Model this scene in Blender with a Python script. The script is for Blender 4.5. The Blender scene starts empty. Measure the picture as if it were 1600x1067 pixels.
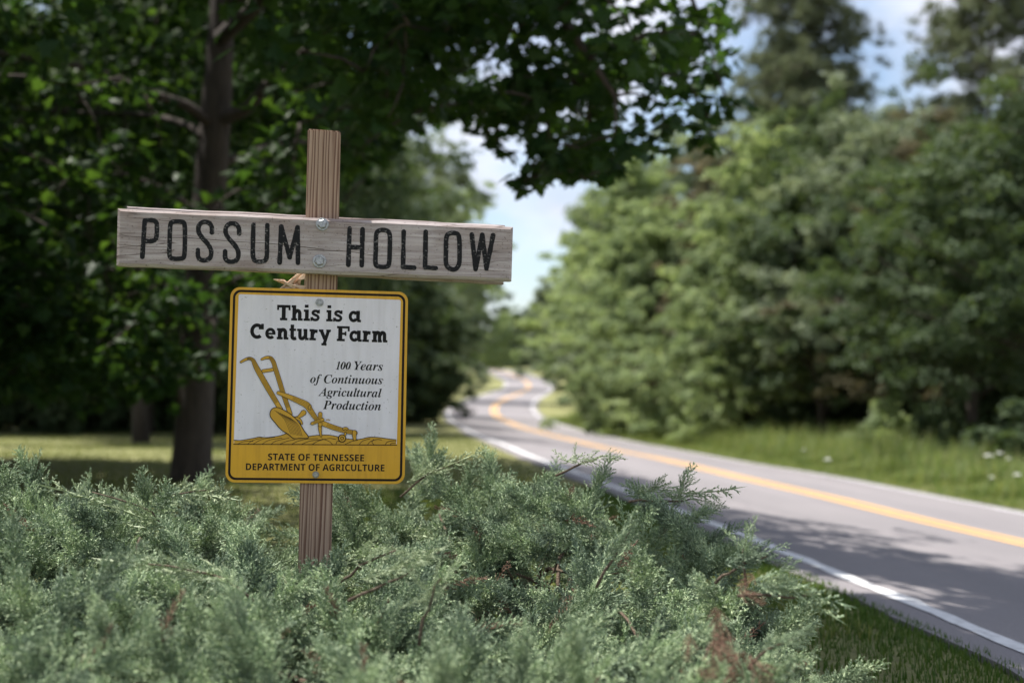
import bpy, bmesh, math, random
import numpy as np
from mathutils import Vector, Matrix

R = math.radians
sc = bpy.context.scene
COL = sc.collection

# ------------------------------------------------------------------ camera, sky, sun, exposure
F = 2222.2                              # focal length in photo pixels (50 mm on 36 mm, 1600 px)
PITCH = math.atan((600 - 533.5) / F)
EYE = np.array([0.0, 0.0, 1.5])
cam_d = bpy.data.cameras.new('camera')
cam = bpy.data.objects.new('camera', cam_d)
COL.objects.link(cam)
cam.location = EYE
cam.rotation_euler = (R(90) + PITCH, 0, 0)
cam_d.sensor_fit = 'HORIZONTAL'
cam_d.sensor_width = 36
cam_d.lens = 50
cam_d.clip_start = 0.05
cam_d.clip_end = 3000
cam_d.dof.use_dof = True
cam_d.dof.focus_distance = 3.72
cam_d.dof.aperture_fstop = 2.3
sc.camera = cam

SUN_EL, SUN_AZ = R(68), R(-64)          # azimuth measured from +Y towards +X
SUN_DIR = Vector((math.sin(SUN_AZ) * math.cos(SUN_EL), math.cos(SUN_AZ) * math.cos(SUN_EL), math.sin(SUN_EL)))
sun_d = bpy.data.lights.new('sun', 'SUN')
sun_d.energy = 5.0
sun_d.angle = R(0.53)
sun_d.color = (1.0, 0.955, 0.89)
sun = bpy.data.objects.new('sun', sun_d)
COL.objects.link(sun)
sun.rotation_euler = SUN_DIR.to_track_quat('Z', 'Y').to_euler()
sun.location = (0, 0, 30)

w = bpy.data.worlds.new('World')
sc.world = w
w.use_nodes = True
nt = w.node_tree
nt.nodes.clear()
out = nt.nodes.new('ShaderNodeOutputWorld')
bg = nt.nodes.new('ShaderNodeBackground')
sky = nt.nodes.new('ShaderNodeTexSky')
sky.sky_type = 'NISHITA'
sky.sun_disc = False
sky.sun_elevation = SUN_EL
sky.sun_rotation = SUN_AZ
sky.air_density = 1.0
sky.dust_density = 0.6
sky.ozone_density = 1.6
tc = nt.nodes.new('ShaderNodeTexCoord')
mp = nt.nodes.new('ShaderNodeMapping')
mp.inputs['Scale'].default_value = (3.2, 3.2, 6.5)
mp.inputs['Location'].default_value = (3.135, 3.66, 4.273)
nz = nt.nodes.new('ShaderNodeTexNoise')
nz.inputs['Scale'].default_value = 1.5
nz.inputs['Detail'].default_value = 7
nz.inputs['Roughness'].default_value = 0.52
rp = nt.nodes.new('ShaderNodeValToRGB')
rp.color_ramp.elements[0].position = 0.40
rp.color_ramp.elements[0].color = (0.14, 0.14, 0.14, 1)
rp.color_ramp.elements[1].position = 0.56
mx = nt.nodes.new('ShaderNodeMixRGB')
nz2 = nt.nodes.new('ShaderNodeTexNoise')
nz2.inputs['Scale'].default_value = 3.4
nz2.inputs['Detail'].default_value = 5
rp2 = nt.nodes.new('ShaderNodeValToRGB')
rp2.color_ramp.elements[0].position = 0.36
rp2.color_ramp.elements[0].color = (4.3, 4.6, 5.6, 1)
rp2.color_ramp.elements[1].position = 0.62
rp2.color_ramp.elements[1].color = (6.0, 6.2, 6.9, 1)
nt.links.new(mp.outputs['Vector'], nz2.inputs['Vector'])
nt.links.new(nz2.outputs['Fac'], rp2.inputs['Fac'])
nt.links.new(rp2.outputs['Color'], mx.inputs['Color2'])
nt.links.new(tc.outputs['Generated'], mp.inputs['Vector'])
nt.links.new(mp.outputs['Vector'], nz.inputs['Vector'])
nt.links.new(nz.outputs['Fac'], rp.inputs['Fac'])
nt.links.new(rp.outputs['Color'], mx.inputs['Fac'])
nt.links.new(sky.outputs['Color'], mx.inputs['Color1'])
nt.links.new(mx.outputs['Color'], bg.inputs['Color'])
nt.links.new(bg.outputs['Background'], out.inputs['Surface'])
bg.inputs['Strength'].default_value = 0.085

sc.view_settings.view_transform = 'Standard'
sc.view_settings.look = 'None'
sc.view_settings.exposure = 1.0
sc.view_settings.gamma = 1.0
sc.cycles.use_denoising = True
sc.cycles.max_bounces = 7
sc.cycles.diffuse_bounces = 3
sc.cycles.transmission_bounces = 4
sc.cycles.transparent_max_bounces = 6
sc.cycles.caustics_reflective = False
sc.cycles.caustics_refractive = False

# ------------------------------------------------------------------ helpers
_c, _s = math.cos(PITCH), math.sin(PITCH)


def ray(px, py):
    a, b = (px - 800) / F, (533.5 - py) / F
    return np.array([a, _c - _s * b, _s + _c * b])


def at(px, py, Y):
    d = ray(px, py)
    return EYE + d * (Y / d[1])


def project(P):
    v = np.asarray(P) - EYE
    y = _c * v[..., 1] + _s * v[..., 2]
    z = -_s * v[..., 1] + _c * v[..., 2]
    y = np.where(np.abs(y) < 1e-3, 1e-3, y)
    return 800 + F * v[..., 0] / y, 533.5 - F * z / y, y


def tag(o, label=None, cat=None, group=None, kind=None):
    if label: o['label'] = label
    if cat: o['category'] = cat
    if group: o['group'] = group
    if kind: o['kind'] = kind
    return o


def empty(name, loc, label, cat, group=None):
    o = bpy.data.objects.new(name, None)
    o.empty_display_size = 0.2
    o.location = loc
    COL.objects.link(o)
    return tag(o, label, cat, group)


def link(name, me, mats, parent=None):
    o = bpy.data.objects.new(name, me)
    COL.objects.link(o)
    for m in (mats if isinstance(mats, (list, tuple)) else [mats]):
        me.materials.append(m)
    if parent: o.parent = parent
    return o


def mesh_np(name, V, faces_flat, sizes, smooth=False, matidx=None):
    """V (n,3), faces_flat: vertex indices of all faces in a row, sizes: verts per face."""
    me = bpy.data.meshes.new(name)
    V = np.asarray(V, dtype=np.float32)
    ff = np.asarray(faces_flat, dtype=np.int32).ravel()
    sizes = np.asarray(sizes, dtype=np.int32)
    me.vertices.add(len(V))
    me.vertices.foreach_set('co', V.ravel())
    me.loops.add(len(ff))
    me.loops.foreach_set('vertex_index', ff)
    me.polygons.add(len(sizes))
    starts = np.concatenate([[0], np.cumsum(sizes)[:-1]]).astype(np.int32)
    me.polygons.foreach_set('loop_start', starts)
    try:
        me.polygons.foreach_set('loop_total', sizes)
    except Exception:
        pass
    me.polygons.foreach_set('use_smooth', np.full(len(sizes), smooth, dtype=bool))
    if matidx is not None:
        me.polygons.foreach_set('material_index', np.asarray(matidx, dtype=np.int32))
    me.update(calc_edges=True)
    return me


class MB:
    """collects polygons"""
    def __init__(self):
        self.V, self.F = [], []

    def add(self, verts, faces):
        b = len(self.V)
        self.V += [tuple(map(float, v)) for v in verts]
        self.F += [tuple(i + b for i in f) for f in faces]

    def tube(self, pts, radii, n=8, cap=True):
        pts = [np.asarray(p, float) for p in pts]
        b = len(self.V)
        m = len(pts)
        prev = None
        for i, p in enumerate(pts):
            t = pts[min(i + 1, m - 1)] - pts[max(i - 1, 0)]
            t = t / (np.linalg.norm(t) + 1e-9)
            if prev is None:
                a = np.array([1, 0, 0]) if abs(t[0]) < 0.8 else np.array([0, 1, 0])
            else:
                a = prev
            u = a - t * a.dot(t)
            u /= np.linalg.norm(u) + 1e-9
            v = np.cross(t, u)
            prev = u
            r = radii[i] if hasattr(radii, '__len__') else radii
            for k in range(n):
                q = p + r * (math.cos(2 * math.pi * k / n) * u + math.sin(2 * math.pi * k / n) * v)
                self.V.append(tuple(q))
        for i in range(m - 1):
            for k in range(n):
                k2 = (k + 1) % n
                self.F.append((b + i * n + k, b + i * n + k2, b + (i + 1) * n + k2, b + (i + 1) * n + k))
        if cap:
            self.F.append(tuple(b + k for k in range(n))[::-1])
            self.F.append(tuple(b + (m - 1) * n + k for k in range(n)))

    def build(self, name, mats, parent=None, smooth=False):
        ff = [i for f in self.F for i in f]
        me = mesh_np(name, self.V, ff, [len(f) for f in self.F], smooth)
        return link(name, me, mats, parent)


# ------------------------------------------------------------------ materials
def new_mat(name):
    m = bpy.data.materials.new(name)
    m.use_nodes = True
    n = m.node_tree
    n.nodes.clear()
    o = n.nodes.new('ShaderNodeOutputMaterial')
    p = n.nodes.new('ShaderNodeBsdfPrincipled')
    n.links.new(p.outputs[0], o.inputs['Surface'])
    return m, n, p, o


def ramp(n, stops, interp='LINEAR'):
    r = n.nodes.new('ShaderNodeValToRGB')
    r.color_ramp.interpolation = interp
    e = r.color_ramp.elements
    while len(e) < len(stops):
        e.new(0.5)
    for el, (p, c) in zip(e, stops):
        el.position = p
        el.color = (*c, 1) if len(c) == 3 else c
    return r


def tex(n, kind, coord='Object', scale=(1, 1, 1), loc=(0, 0, 0), **kw):
    t = n.nodes.new('ShaderNodeTexCoord')
    mpn = n.nodes.new('ShaderNodeMapping')
    mpn.inputs['Scale'].default_value = scale
    mpn.inputs['Location'].default_value = loc
    n.links.new(t.outputs[coord], mpn.inputs['Vector'])
    x = n.nodes.new(kind)
    n.links.new(mpn.outputs['Vector'], x.inputs['Vector'])
    for k, v in kw.items():
        x.inputs[k].default_value = v
    return x


def mix(n, a, b, fac, mode='MIX'):
    m = n.nodes.new('ShaderNodeMixRGB')
    m.blend_type = mode
    for sock, val in (('Color1', a), ('Color2', b), ('Fac', fac)):
        if hasattr(val, 'links') or hasattr(val, 'is_linked'):
            n.links.new(val, m.inputs[sock])
        elif sock == 'Fac':
            m.inputs[sock].default_value = val
        else:
            m.inputs[sock].default_value = (*val, 1)
    return m.outputs[0]


def bump(n, p, height, strength=0.3, dist=0.01):
    b = n.nodes.new('ShaderNodeBump')
    b.inputs['Strength'].default_value = strength
    b.inputs['Distance'].default_value = dist
    n.links.new(height, b.inputs['Height'])
    n.links.new(b.outputs[0], p.inputs['Normal'])


def leaf_mat(name, cols, trans, fac=0.35, rough=0.5, spec=0.35, big=0.0, span=(0.75, 1.25)):
    """leaf colours picked per leaf (island), plus a light that shines through"""
    m, n, p, o = new_mat(name)
    g = n.nodes.new('ShaderNodeNewGeometry')
    r = ramp(n, [(i / (len(cols) - 1), c) for i, c in enumerate(cols)])
    n.links.new(g.outputs['Random Per Island'], r.inputs[0])
    col = r.outputs[0]
    if big:
        nzz = tex(n, 'ShaderNodeTexNoise', 'Object', (1, 1, 1), Scale=big, Detail=2.0)
        rr = ramp(n, [(0.35, (span[0], span[0] * 1.03, span[0] * 1.05)), (0.65, (span[1], span[1] * .97, span[1] * .86))])
        n.links.new(nzz.outputs['Fac'], rr.inputs[0])
        col = mix(n, col, rr.outputs[0], 1.0, 'MULTIPLY')
    n.links.new(col, p.inputs['Base Color'])
    p.inputs['Roughness'].default_value = rough
    p.inputs['Specular IOR Level'].default_value = spec
    t = n.nodes.new('ShaderNodeBsdfTranslucent')
    tcn = mix(n, col, trans, 1.0, 'MULTIPLY')
    n.links.new(tcn, t.inputs['Color'])
    ms = n.nodes.new('ShaderNodeMixShader')
    ms.inputs[0].default_value = fac
    n.links.new(p.outputs[0], ms.inputs[1])
    n.links.new(t.outputs[0], ms.inputs[2])
    n.links.new(ms.outputs[0], o.inputs['Surface'])
    return m


M = {}
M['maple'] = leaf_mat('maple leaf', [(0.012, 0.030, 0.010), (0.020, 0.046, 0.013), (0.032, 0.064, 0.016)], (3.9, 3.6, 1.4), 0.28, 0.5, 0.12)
M['broad'] = leaf_mat('broadleaf', [(0.175, 0.240, 0.115), (0.240, 0.305, 0.155), (0.320, 0.380, 0.215)], (1.35, 1.35, 0.95), 0.40, 0.6, 0.15, 0.22)
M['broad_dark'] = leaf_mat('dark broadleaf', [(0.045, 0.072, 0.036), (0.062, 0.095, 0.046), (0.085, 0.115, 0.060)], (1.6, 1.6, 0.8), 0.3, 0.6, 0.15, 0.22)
M['broad_grey'] = leaf_mat('grey green broadleaf', [(0.145, 0.185, 0.115), (0.190, 0.230, 0.145), (0.245, 0.280, 0.185)], (1.25, 1.3, 1.0), 0.3, 0.6, 0.15, 0.2)
M['cedar'] = leaf_mat('brownish cedar', [(0.110, 0.110, 0.062), (0.140, 0.128, 0.075), (0.175, 0.150, 0.098)], (1.3, 1.2, 0.9), 0.2, 0.7, 0.1, 0.3)
M['pine'] = leaf_mat('pine needles', [(0.112, 0.140, 0.080), (0.148, 0.175, 0.104), (0.190, 0.208, 0.135)], (1.3, 1.3, 0.9), 0.2, 0.6, 0.2)
M['juniper'] = leaf_mat('juniper scale leaves', [(0.135, 0.200, 0.128), (0.275, 0.365, 0.235), (0.480, 0.570, 0.385)], (1.1, 1.15, 0.8), 0.10, 0.62, 0.2, 9.0, (0.58, 1.32))
M['juniper_tip'] = leaf_mat('pale juniper shoots', [(0.290, 0.360, 0.220), (0.360, 0.430, 0.260), (0.430, 0.490, 0.300)], (1.1, 1.1, 0.8), 0.22, 0.55, 0.3)
M['dead'] = leaf_mat('dead juniper', [(0.150, 0.088, 0.060), (0.230, 0.142, 0.100), (0.300, 0.195, 0.140)], (1.0, 0.9, 0.8), 0.15, 0.7, 0.1)
M['grass'] = leaf_mat('mown grass blades', [(0.095, 0.128, 0.036), (0.140, 0.170, 0.052), (0.195, 0.205, 0.080)], (1.6, 1.6, 0.8), 0.35, 0.6, 0.15)
M['shade_grass'] = leaf_mat('shade toned verge grass', [(0.045, 0.090, 0.020), (0.070, 0.120, 0.028), (0.105, 0.150, 0.042)], (1.6, 1.6, 0.8), 0.35, 0.6, 0.12)  # darker copy of the grass, near strip's shade put into the colour
M['tall_grass'] = leaf_mat('roadside grass blades', [(0.110, 0.175, 0.052), (0.165, 0.218, 0.078), (0.265, 0.275, 0.130)], (1.4, 1.4, 0.8), 0.35, 0.6, 0.15)


def bark_mat(name, a, b, sc_=(6, 6, 1.2)):
    m, n, p, o = new_mat(name)
    x = tex(n, 'ShaderNodeTexNoise', 'Object', sc_, Scale=3.0, Detail=6.0, Roughness=0.7)
    r = ramp(n, [(0.3, a), (0.7, b)])
    n.links.new(x.outputs['Fac'], r.inputs[0])
    n.links.new(r.outputs[0], p.inputs['Base Color'])
    p.inputs['Roughness'].default_value = 0.9
    bump(n, p, x.outputs['Fac'], 0.9, 0.04)
    return m


M['bark'] = bark_mat('grey brown bark', (0.026, 0.020, 0.016), (0.080, 0.062, 0.049))
M['bark_pine'] = bark_mat('pine bark', (0.07, 0.05, 0.038), (0.17, 0.12, 0.09))
M['stem'] = bark_mat('juniper stem bark', (0.11, 0.075, 0.05), (0.26, 0.19, 0.13), (30, 30, 30))

# weathered board: long grey grain, stains, hairline cracks, specks
m, n, p, o = new_mat('weathered board wood')
g1 = tex(n, 'ShaderNodeTexNoise', 'Object', (3.5, 30, 70), Scale=1.6, Detail=8.0, Roughness=0.65, Distortion=0.6)
r1 = ramp(n, [(0.28, (0.250, 0.205, 0.195)), (0.5, (0.400, 0.350, 0.338)), (0.72, (0.540, 0.488, 0.475))])
n.links.new(g1.outputs['Fac'], r1.inputs[0])
g2 = tex(n, 'ShaderNodeTexNoise', 'Object', (2.2, 2, 5), (3, 1, 2), Scale=2.0, Detail=4.0, Roughness=0.6)
r2 = ramp(n, [(0.36, (0.72, 0.66, 0.62)), (0.55, (1, 1, 1)), (0.75, (1.10, 1.08, 1.08))])
n.links.new(g2.outputs['Fac'], r2.inputs[0])
c1 = mix(n, r1.outputs[0], r2.outputs[0], 1.0, 'MULTIPLY')
g3 = tex(n, 'ShaderNodeTexNoise', 'Object', (0.9, 1, 16), (1.7, 0, 0.31), Scale=1.5, Detail=3.0, Roughness=0.5, Distortion=0.3)
r3 = ramp(n, [(0.488, (1, 1, 1)), (0.4985, (0.30, 0.25, 0.22)), (0.5015, (0.30, 0.25, 0.22)), (0.512, (1, 1, 1))])
n.links.new(g3.outputs['Fac'], r3.inputs[0])
g3m = tex(n, 'ShaderNodeTexNoise', 'Object', (3, 1, 3), (7, 0, 4), Scale=2.0, Detail=2.0)
r3m = ramp(n, [(0.42, (0, 0, 0)), (0.56, (1, 1, 1))])
n.links.new(g3m.outputs['Fac'], r3m.inputs[0])
c2 = mix(n, c1, r3.outputs[0], r3m.outputs[0], 'MULTIPLY')
g4 = tex(n, 'ShaderNodeTexNoise', 'Object', (160, 160, 260), Scale=1.0, Detail=2.0, Roughness=0.6)
r4 = ramp(n, [(0.30, (0.35, 0.3, 0.28)), (0.37, (1, 1, 1))])
n.links.new(g4.outputs['Fac'], r4.inputs[0])
c3 = mix(n, c2, r4.outputs[0], 0.8, 'MULTIPLY')
n.links.new(c3, p.inputs['Base Color'])
p.inputs['Roughness'].default_value = 0.82
p.inputs['Specular IOR Level'].default_value = 0.25
bump(n, p, g1.outputs['Fac'], 0.5, 0.003)
M['board'] = m

# new pine post: strong growth rings running up the face
m, n, p, o = new_mat('pressure treated pine')
dn = tex(n, 'ShaderNodeTexNoise', 'Object', (20, 12, 0.7), Scale=1.0, Detail=3.0)
t = n.nodes.new('ShaderNodeTexCoord')
sx = n.nodes.new('ShaderNodeSeparateXYZ')
n.links.new(t.outputs['Object'], sx.inputs[0])
m1 = n.nodes.new('ShaderNodeMath'); m1.operation = 'MULTIPLY'; m1.inputs[1].default_value = 6.0
n.links.new(dn.outputs['Fac'], m1.inputs[0])
pw = n.nodes.new('ShaderNodeMath'); pw.operation = 'ADD'; pw.inputs[1].default_value = 0.058
n.links.new(sx.outputs['X'], pw.inputs[0])
m2 = n.nodes.new('ShaderNodeMath'); m2.operation = 'POWER'; m2.inputs[1].default_value = 0.5
n.links.new(pw.outputs[0], m2.inputs[0])
m2b = n.nodes.new('ShaderNodeMath'); m2b.operation = 'MULTIPLY'; m2b.inputs[1].default_value = 44.0
n.links.new(m2.outputs[0], m2b.inputs[0])
yy = n.nodes.new('ShaderNodeMath'); yy.operation = 'MULTIPLY'; yy.inputs[1].default_value = 55.0
n.links.new(sx.outputs['Y'], yy.inputs[0])
m3 = n.nodes.new('ShaderNodeMath'); m3.operation = 'ADD'
n.links.new(m2b.outputs[0], m3.inputs[0]); n.links.new(m1.outputs[0], m3.inputs[1])
m3b = n.nodes.new('ShaderNodeMath'); m3b.operation = 'ADD'
n.links.new(m3.outputs[0], m3b.inputs[0]); n.links.new(yy.outputs[0], m3b.inputs[1])
fr = n.nodes.new('ShaderNodeMath'); fr.operation = 'FRACT'
n.links.new(m3b.outputs[0], fr.inputs[0])
rr = ramp(n, [(0.0, (0.400, 0.285, 0.210)), (0.50, (0.350, 0.240, 0.172)), (0.74, (0.165, 0.092, 0.062)), (0.94, (0.140, 0.075, 0.050)), (1.0, (0.400, 0.285, 0.210))])
n.links.new(fr.outputs[0], rr.inputs[0])
fg = tex(n, 'ShaderNodeTexNoise', 'Object', (260, 260, 9), Scale=1.0, Detail=4.0)
rf = ramp(n, [(0.3, (0.82, 0.80, 0.78)), (0.7, (1.12, 1.12, 1.12))])
n.links.new(fg.outputs['Fac'], rf.inputs[0])
cc = mix(n, rr.outputs[0], rf.outputs[0], 1.0, 'MULTIPLY')
n.links.new(cc, p.inputs['Base Color'])
p.inputs['Roughness'].default_value = 0.7
p.inputs['Specular IOR Level'].default_value = 0.3
bump(n, p, fr.outputs[0], 0.15, 0.002)
M['post'] = m


def paint(name, col, rough=0.4, worn=None, wornscale=220, spec=0.4, thr=(0.60, 0.66), streak=0.0):
    m, n, p, o = new_mat(name)
    x = tex(n, 'ShaderNodeTexNoise', 'Object', (9, 9, 3), Scale=3.0, Detail=5.0, Roughness=0.6)
    r = ramp(n, [(0.3, tuple(c * 0.93 for c in col)), (0.7, tuple(min(1, c * 1.05) for c in col))])
    n.links.new(x.outputs['Fac'], r.inputs[0])
    c = r.outputs[0]
    if streak:
        z = tex(n, 'ShaderNodeTexNoise', 'Object', (60, 60, 3.2), Scale=1.0, Detail=5.0, Roughness=0.6)
        rz = ramp(n, [(0.32, (1 - streak * 1.1, 1 - streak * 1.2, 1 - streak * 1.4)), (0.52, (1, 1, 1))])
        n.links.new(z.outputs['Fac'], rz.inputs[0])
        c = mix(n, c, rz.outputs[0], 1.0, 'MULTIPLY')
        bz = tex(n, 'ShaderNodeTexNoise', 'Object', (5, 5, 5), (0.4, 0, 0.2), Scale=1.0, Detail=2.0)
        bump(n, p, bz.outputs['Fac'], 0.25, 0.02)
    if worn:
        y = tex(n, 'ShaderNodeTexNoise', 'Object', (1, 1, 1.6), Scale=wornscale, Detail=3.0)
        ry = ramp(n, [(thr[0], (0, 0, 0)), (thr[1], (1, 1, 1))])
        n.links.new(y.outputs['Fac'], ry.inputs[0])
        c = mix(n, c, worn, ry.outputs[0])
    n.links.new(c, p.inputs['Base Color'])
    p.inputs['Roughness'].default_value = rough
    p.inputs['Specular IOR Level'].default_value = spec
    return m


M['letter'] = paint('black routed letter paint', (0.010, 0.010, 0.011), 0.75, (0.16, 0.15, 0.145), 150, 0.25, (0.60, 0.68))
M['crack'] = paint('dark wood crack', (0.075, 0.055, 0.045), 0.9, spec=0.1)
M['white'] = paint('white sign sheeting', (0.735, 0.70, 0.735), 0.35, (0.36, 0.33, 0.31), 130, 0.5, (0.69, 0.74), 0.06)
M['yellow'] = paint('golden yellow sign sheeting', (0.68, 0.355, 0.012), 0.38, (0.35, 0.2, 0.04), 160, 0.5, (0.69, 0.75), 0.12)
M['drawing'] = paint('golden yellow ink', (0.58, 0.315, 0.022), 0.4)
M['ink'] = paint('black sign ink', (0.010, 0.009, 0.009), 0.5, spec=0.15)
M['brown'] = paint('dark brown border line', (0.014, 0.009, 0.007), 0.5, spec=0.15)
m, n, p, o = new_mat('galvanised steel')
x = tex(n, 'ShaderNodeTexNoise', 'Object', (1, 1, 1), Scale=240, Detail=3.0)
r = ramp(n, [(0.3, (0.22, 0.23, 0.235)), (0.7, (0.44, 0.45, 0.45))])
n.links.new(x.outputs['Fac'], r.inputs[0]); n.links.new(r.outputs[0], p.inputs['Base Color'])
p.inputs['Metallic'].default_value = 0.85
p.inputs['Roughness'].default_value = 0.34
M['steel'] = m
M['alu'] = paint('bare aluminium back', (0.5, 0.5, 0.5), 0.5)
M['twine'] = paint('sun bleached ribbon', (0.62, 0.47, 0.36), 0.8, (0.36, 0.20, 0.12), 90, 0.2, (0.5, 0.6))
M['petal'] = paint('white petals', (0.80, 0.80, 0.76), 0.7)
M['flower_stem'] = paint('flower stem', (0.10, 0.16, 0.05), 0.7)

# asphalt
m, n, p, o = new_mat('worn asphalt')
a1 = tex(n, 'ShaderNodeTexNoise', 'Object', (1, 1, 1), Scale=90, Detail=4.0, Roughness=0.7)
ra = ramp(n, [(0.3, (0.150, 0.138, 0.142)), (0.7, (0.222, 0.206, 0.210))])
n.links.new(a1.outputs['Fac'], ra.inputs[0])
a2 = tex(n, 'ShaderNodeTexNoise', 'Object', (1.2, 0.25, 1), Scale=0.9, Detail=5.0)
rb = ramp(n, [(0.35, (0.88, 0.88, 0.89)), (0.65, (1.08, 1.07, 1.07))])
n.links.new(a2.outputs['Fac'], rb.inputs[0])
ca = mix(n, ra.outputs[0], rb.outputs[0], 1.0, 'MULTIPLY')
n.links.new(ca, p.inputs['Base Color'])
p.inputs['Roughness'].default_value = 0.85
bump(n, p, a1.outputs['Fac'], 0.5, 0.006)
M['asphalt'] = m


def marking(name, col, wear):
    m, n, p, o = new_mat(name)
    a = tex(n, 'ShaderNodeTexNoise', 'Object', (1, 1, 1), Scale=14, Detail=6.0, Roughness=0.75)
    r = ramp(n, [(0.33, tuple(c * wear for c in col)), (0.55, col)])
    n.links.new(a.outputs['Fac'], r.inputs[0])
    n.links.new(r.outputs[0], p.inputs['Base Color'])
    p.inputs['Roughness'].default_value = 0.7
    return m


M['line_white'] = marking('white road paint', (0.66, 0.66, 0.66), 0.62)
M['line_yellow'] = marking('yellow road paint', (0.78, 0.42, 0.09), 0.75)

# ground
m, n, p, o = new_mat('grassy ground')
a = tex(n, 'ShaderNodeTexNoise', 'Object', (1, 1, 1), Scale=0.5, Detail=8.0, Roughness=0.65)
r = ramp(n, [(0.3, (0.125, 0.130, 0.044)), (0.5, (0.175, 0.178, 0.062)), (0.7, (0.245, 0.232, 0.098))])
n.links.new(a.outputs['Fac'], r.inputs[0])
b = tex(n, 'ShaderNodeTexNoise', 'Object', (1, 1, 1), Scale=30, Detail=4.0, Roughness=0.7)
r2 = ramp(n, [(0.3, (0.65, 0.65, 0.6)), (0.7, (1.25, 1.25, 1.2))])
n.links.new(b.outputs['Fac'], r2.inputs[0])
c = mix(n, r.outputs[0], r2.outputs[0], 1.0, 'MULTIPLY')
n.links.new(c, p.inputs['Base Color'])
p.inputs['Roughness'].default_value = 0.95
bump(n, p, b.outputs['Fac'], 0.8, 0.04)
M['ground'] = m
m, n, p, o = new_mat('bark mulch')
a = tex(n, 'ShaderNodeTexNoise', 'Object', (1, 1, 1), Scale=40, Detail=6.0, Roughness=0.7)
r = ramp(n, [(0.3, (0.025, 0.018, 0.013)), (0.7, (0.10, 0.07, 0.05))])
n.links.new(a.outputs['Fac'], r.inputs[0]); n.links.new(r.outputs[0], p.inputs['Base Color'])
p.inputs['Roughness'].default_value = 0.95
bump(n, p, a.outputs['Fac'], 1.0, 0.03)
M['mulch'] = m
M['leaf_litter'] = m

# ------------------------------------------------------------------ road and terrain
CL = [(6.6, -30, .40, -.10), (6.1, -14, .32, -.115), (5.45, -4, .24, -.12), (5.22, 1, .21, -.12), (5.05, 4.5, .19, -.121), (4.85, 7, .175, -.121), (4.62, 9.5, .165, -.121), (4.35, 12.14, .15, -.121), (4.14, 14.75, .12, -.116), (3.89, 17.56, .11, -.11), (3.51, 21.55, .08, -.105),
      (2.96, 28.57, .01, -.10), (2.51, 34.86, -.11, -.097), (1.99, 42.63, -.22, -.094), (1.17, 55.02, -.38, -.093), (.31, 68.31, -.51, -.086),
      (-.46, 82.38, -.57, -.077), (-1.16, 99.04, -.59, -.06), (-1.41, 113.88, -.42, -.042), (-1.16, 129.4, -.13, -.031), (-.33, 148, .14, -.024),
      (1.57, 178.6, .62, -.015), (2.34, 199.85, 1.23, -.005), (2.18, 220.8, 1.9, .01), (.69, 255.7, 2.88, .02), (-2.99, 320, 4.3, .025), (-10, 375, 5.5, .02), (-24, 420, 6.4, 0), (-50, 460, 7, 0)]


def catmull(P, k):
    P = np.asarray(P, float)
    Q = np.vstack([2 * P[0] - P[1], P, 2 * P[-1] - P[-2]])
    o = []
    for i in range(1, len(Q) - 2):
        a, b, c, d = Q[i - 1], Q[i], Q[i + 1], Q[i + 2]
        for j in range(k):
            t = j / k
            o.append(0.5 * (2 * b + (c - a) * t + (2 * a - 5 * b + 4 * c - d) * t * t + (3 * b - a - 3 * c + d) * t ** 3))
    o.append(Q[-2])
    return np.array(o)


CLS = catmull(CL, 10)
_t = np.gradient(CLS[:, :2], axis=0)
_t /= np.linalg.norm(_t, axis=1)[:, None]
NR = np.stack([_t[:, 1], -_t[:, 0]], 1)          # to the right of travel


def ground_z(x, y):
    x = np.asarray(x, float); y = np.asarray(y, float)
    sh = x.shape
    x = x.ravel(); y = y.ravel()
    z = np.empty(len(x))
    for a in range(0, len(x), 4000):
        dx = x[a:a + 4000, None] - CLS[None, :, 0]
        dy = y[a:a + 4000, None] - CLS[None, :, 1]
        d2 = dx * dx + dy * dy
        w_ = 1 / (d2 + 1.0) ** 3
        sd = dx * NR[None, :, 0] + dy * NR[None, :, 1]
        zi = CLS[None, :, 2] + CLS[None, :, 3] * np.clip(sd, -3.6, 3.6)
        zz = (w_ * zi).sum(1) / w_.sum(1)
        i = d2.argmin(1)
        s = sd[np.arange(len(i)), i]
        dn_ = np.sqrt(d2.min(1))
        side = np.sign(s)
        off = dn_ - 3.5
        under = np.clip((3.36 - dn_) / 0.2, 0, 1)
        zz = zz - 0.018 - 0.16 * under
        zz += np.where(side > 0, np.clip(off, 0, 30) * 0.02, 0)
        zz += np.clip(off, 0, 4) / 4 * 0.04 * np.sin(x[a:a + 4000] * 1.3 + y[a:a + 4000] * 0.7) * np.sin(y[a:a + 4000] * 0.9)
        z[a:a + 4000] = zz
    return z.reshape(sh)


def gz(x, y):
    return float(ground_z(np.array([x]), np.array([y]))[0])


def axis_steps(lo, hi, fine_lo, fine_hi, fine, grow):
    a = list(np.arange(fine_lo, fine_hi + 1e-6, fine))
    s = fine
    v = fine_hi
    while v < hi:
        s *= grow; v += s; a.append(v)
    s = fine
    v = fine_lo
    while v > lo:
        s *= grow; v -= s; a.insert(0, v)
    return np.array(a)


gx = axis_steps(-900, 900, -8, 12, 0.22, 1.13)
gy = axis_steps(-300, 1500, 0, 30, 0.3, 1.035)
GX, GY = np.meshgrid(gx, gy)
GZ = ground_z(GX, GY)
nx, ny = len(gx), len(gy)
V = np.stack([GX.ravel(), GY.ravel(), GZ.ravel()], 1)
idx = np.arange(nx * ny).reshape(ny, nx)
Fq = np.stack([idx[:-1, :-1], idx[:-1, 1:], idx[1:, 1:], idx[1:, :-1]], -1).reshape(-1, 4)
tag(link('ground', mesh_np('ground', V, Fq, np.full(len(Fq), 4), True), M['ground']), kind='structure')


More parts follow.
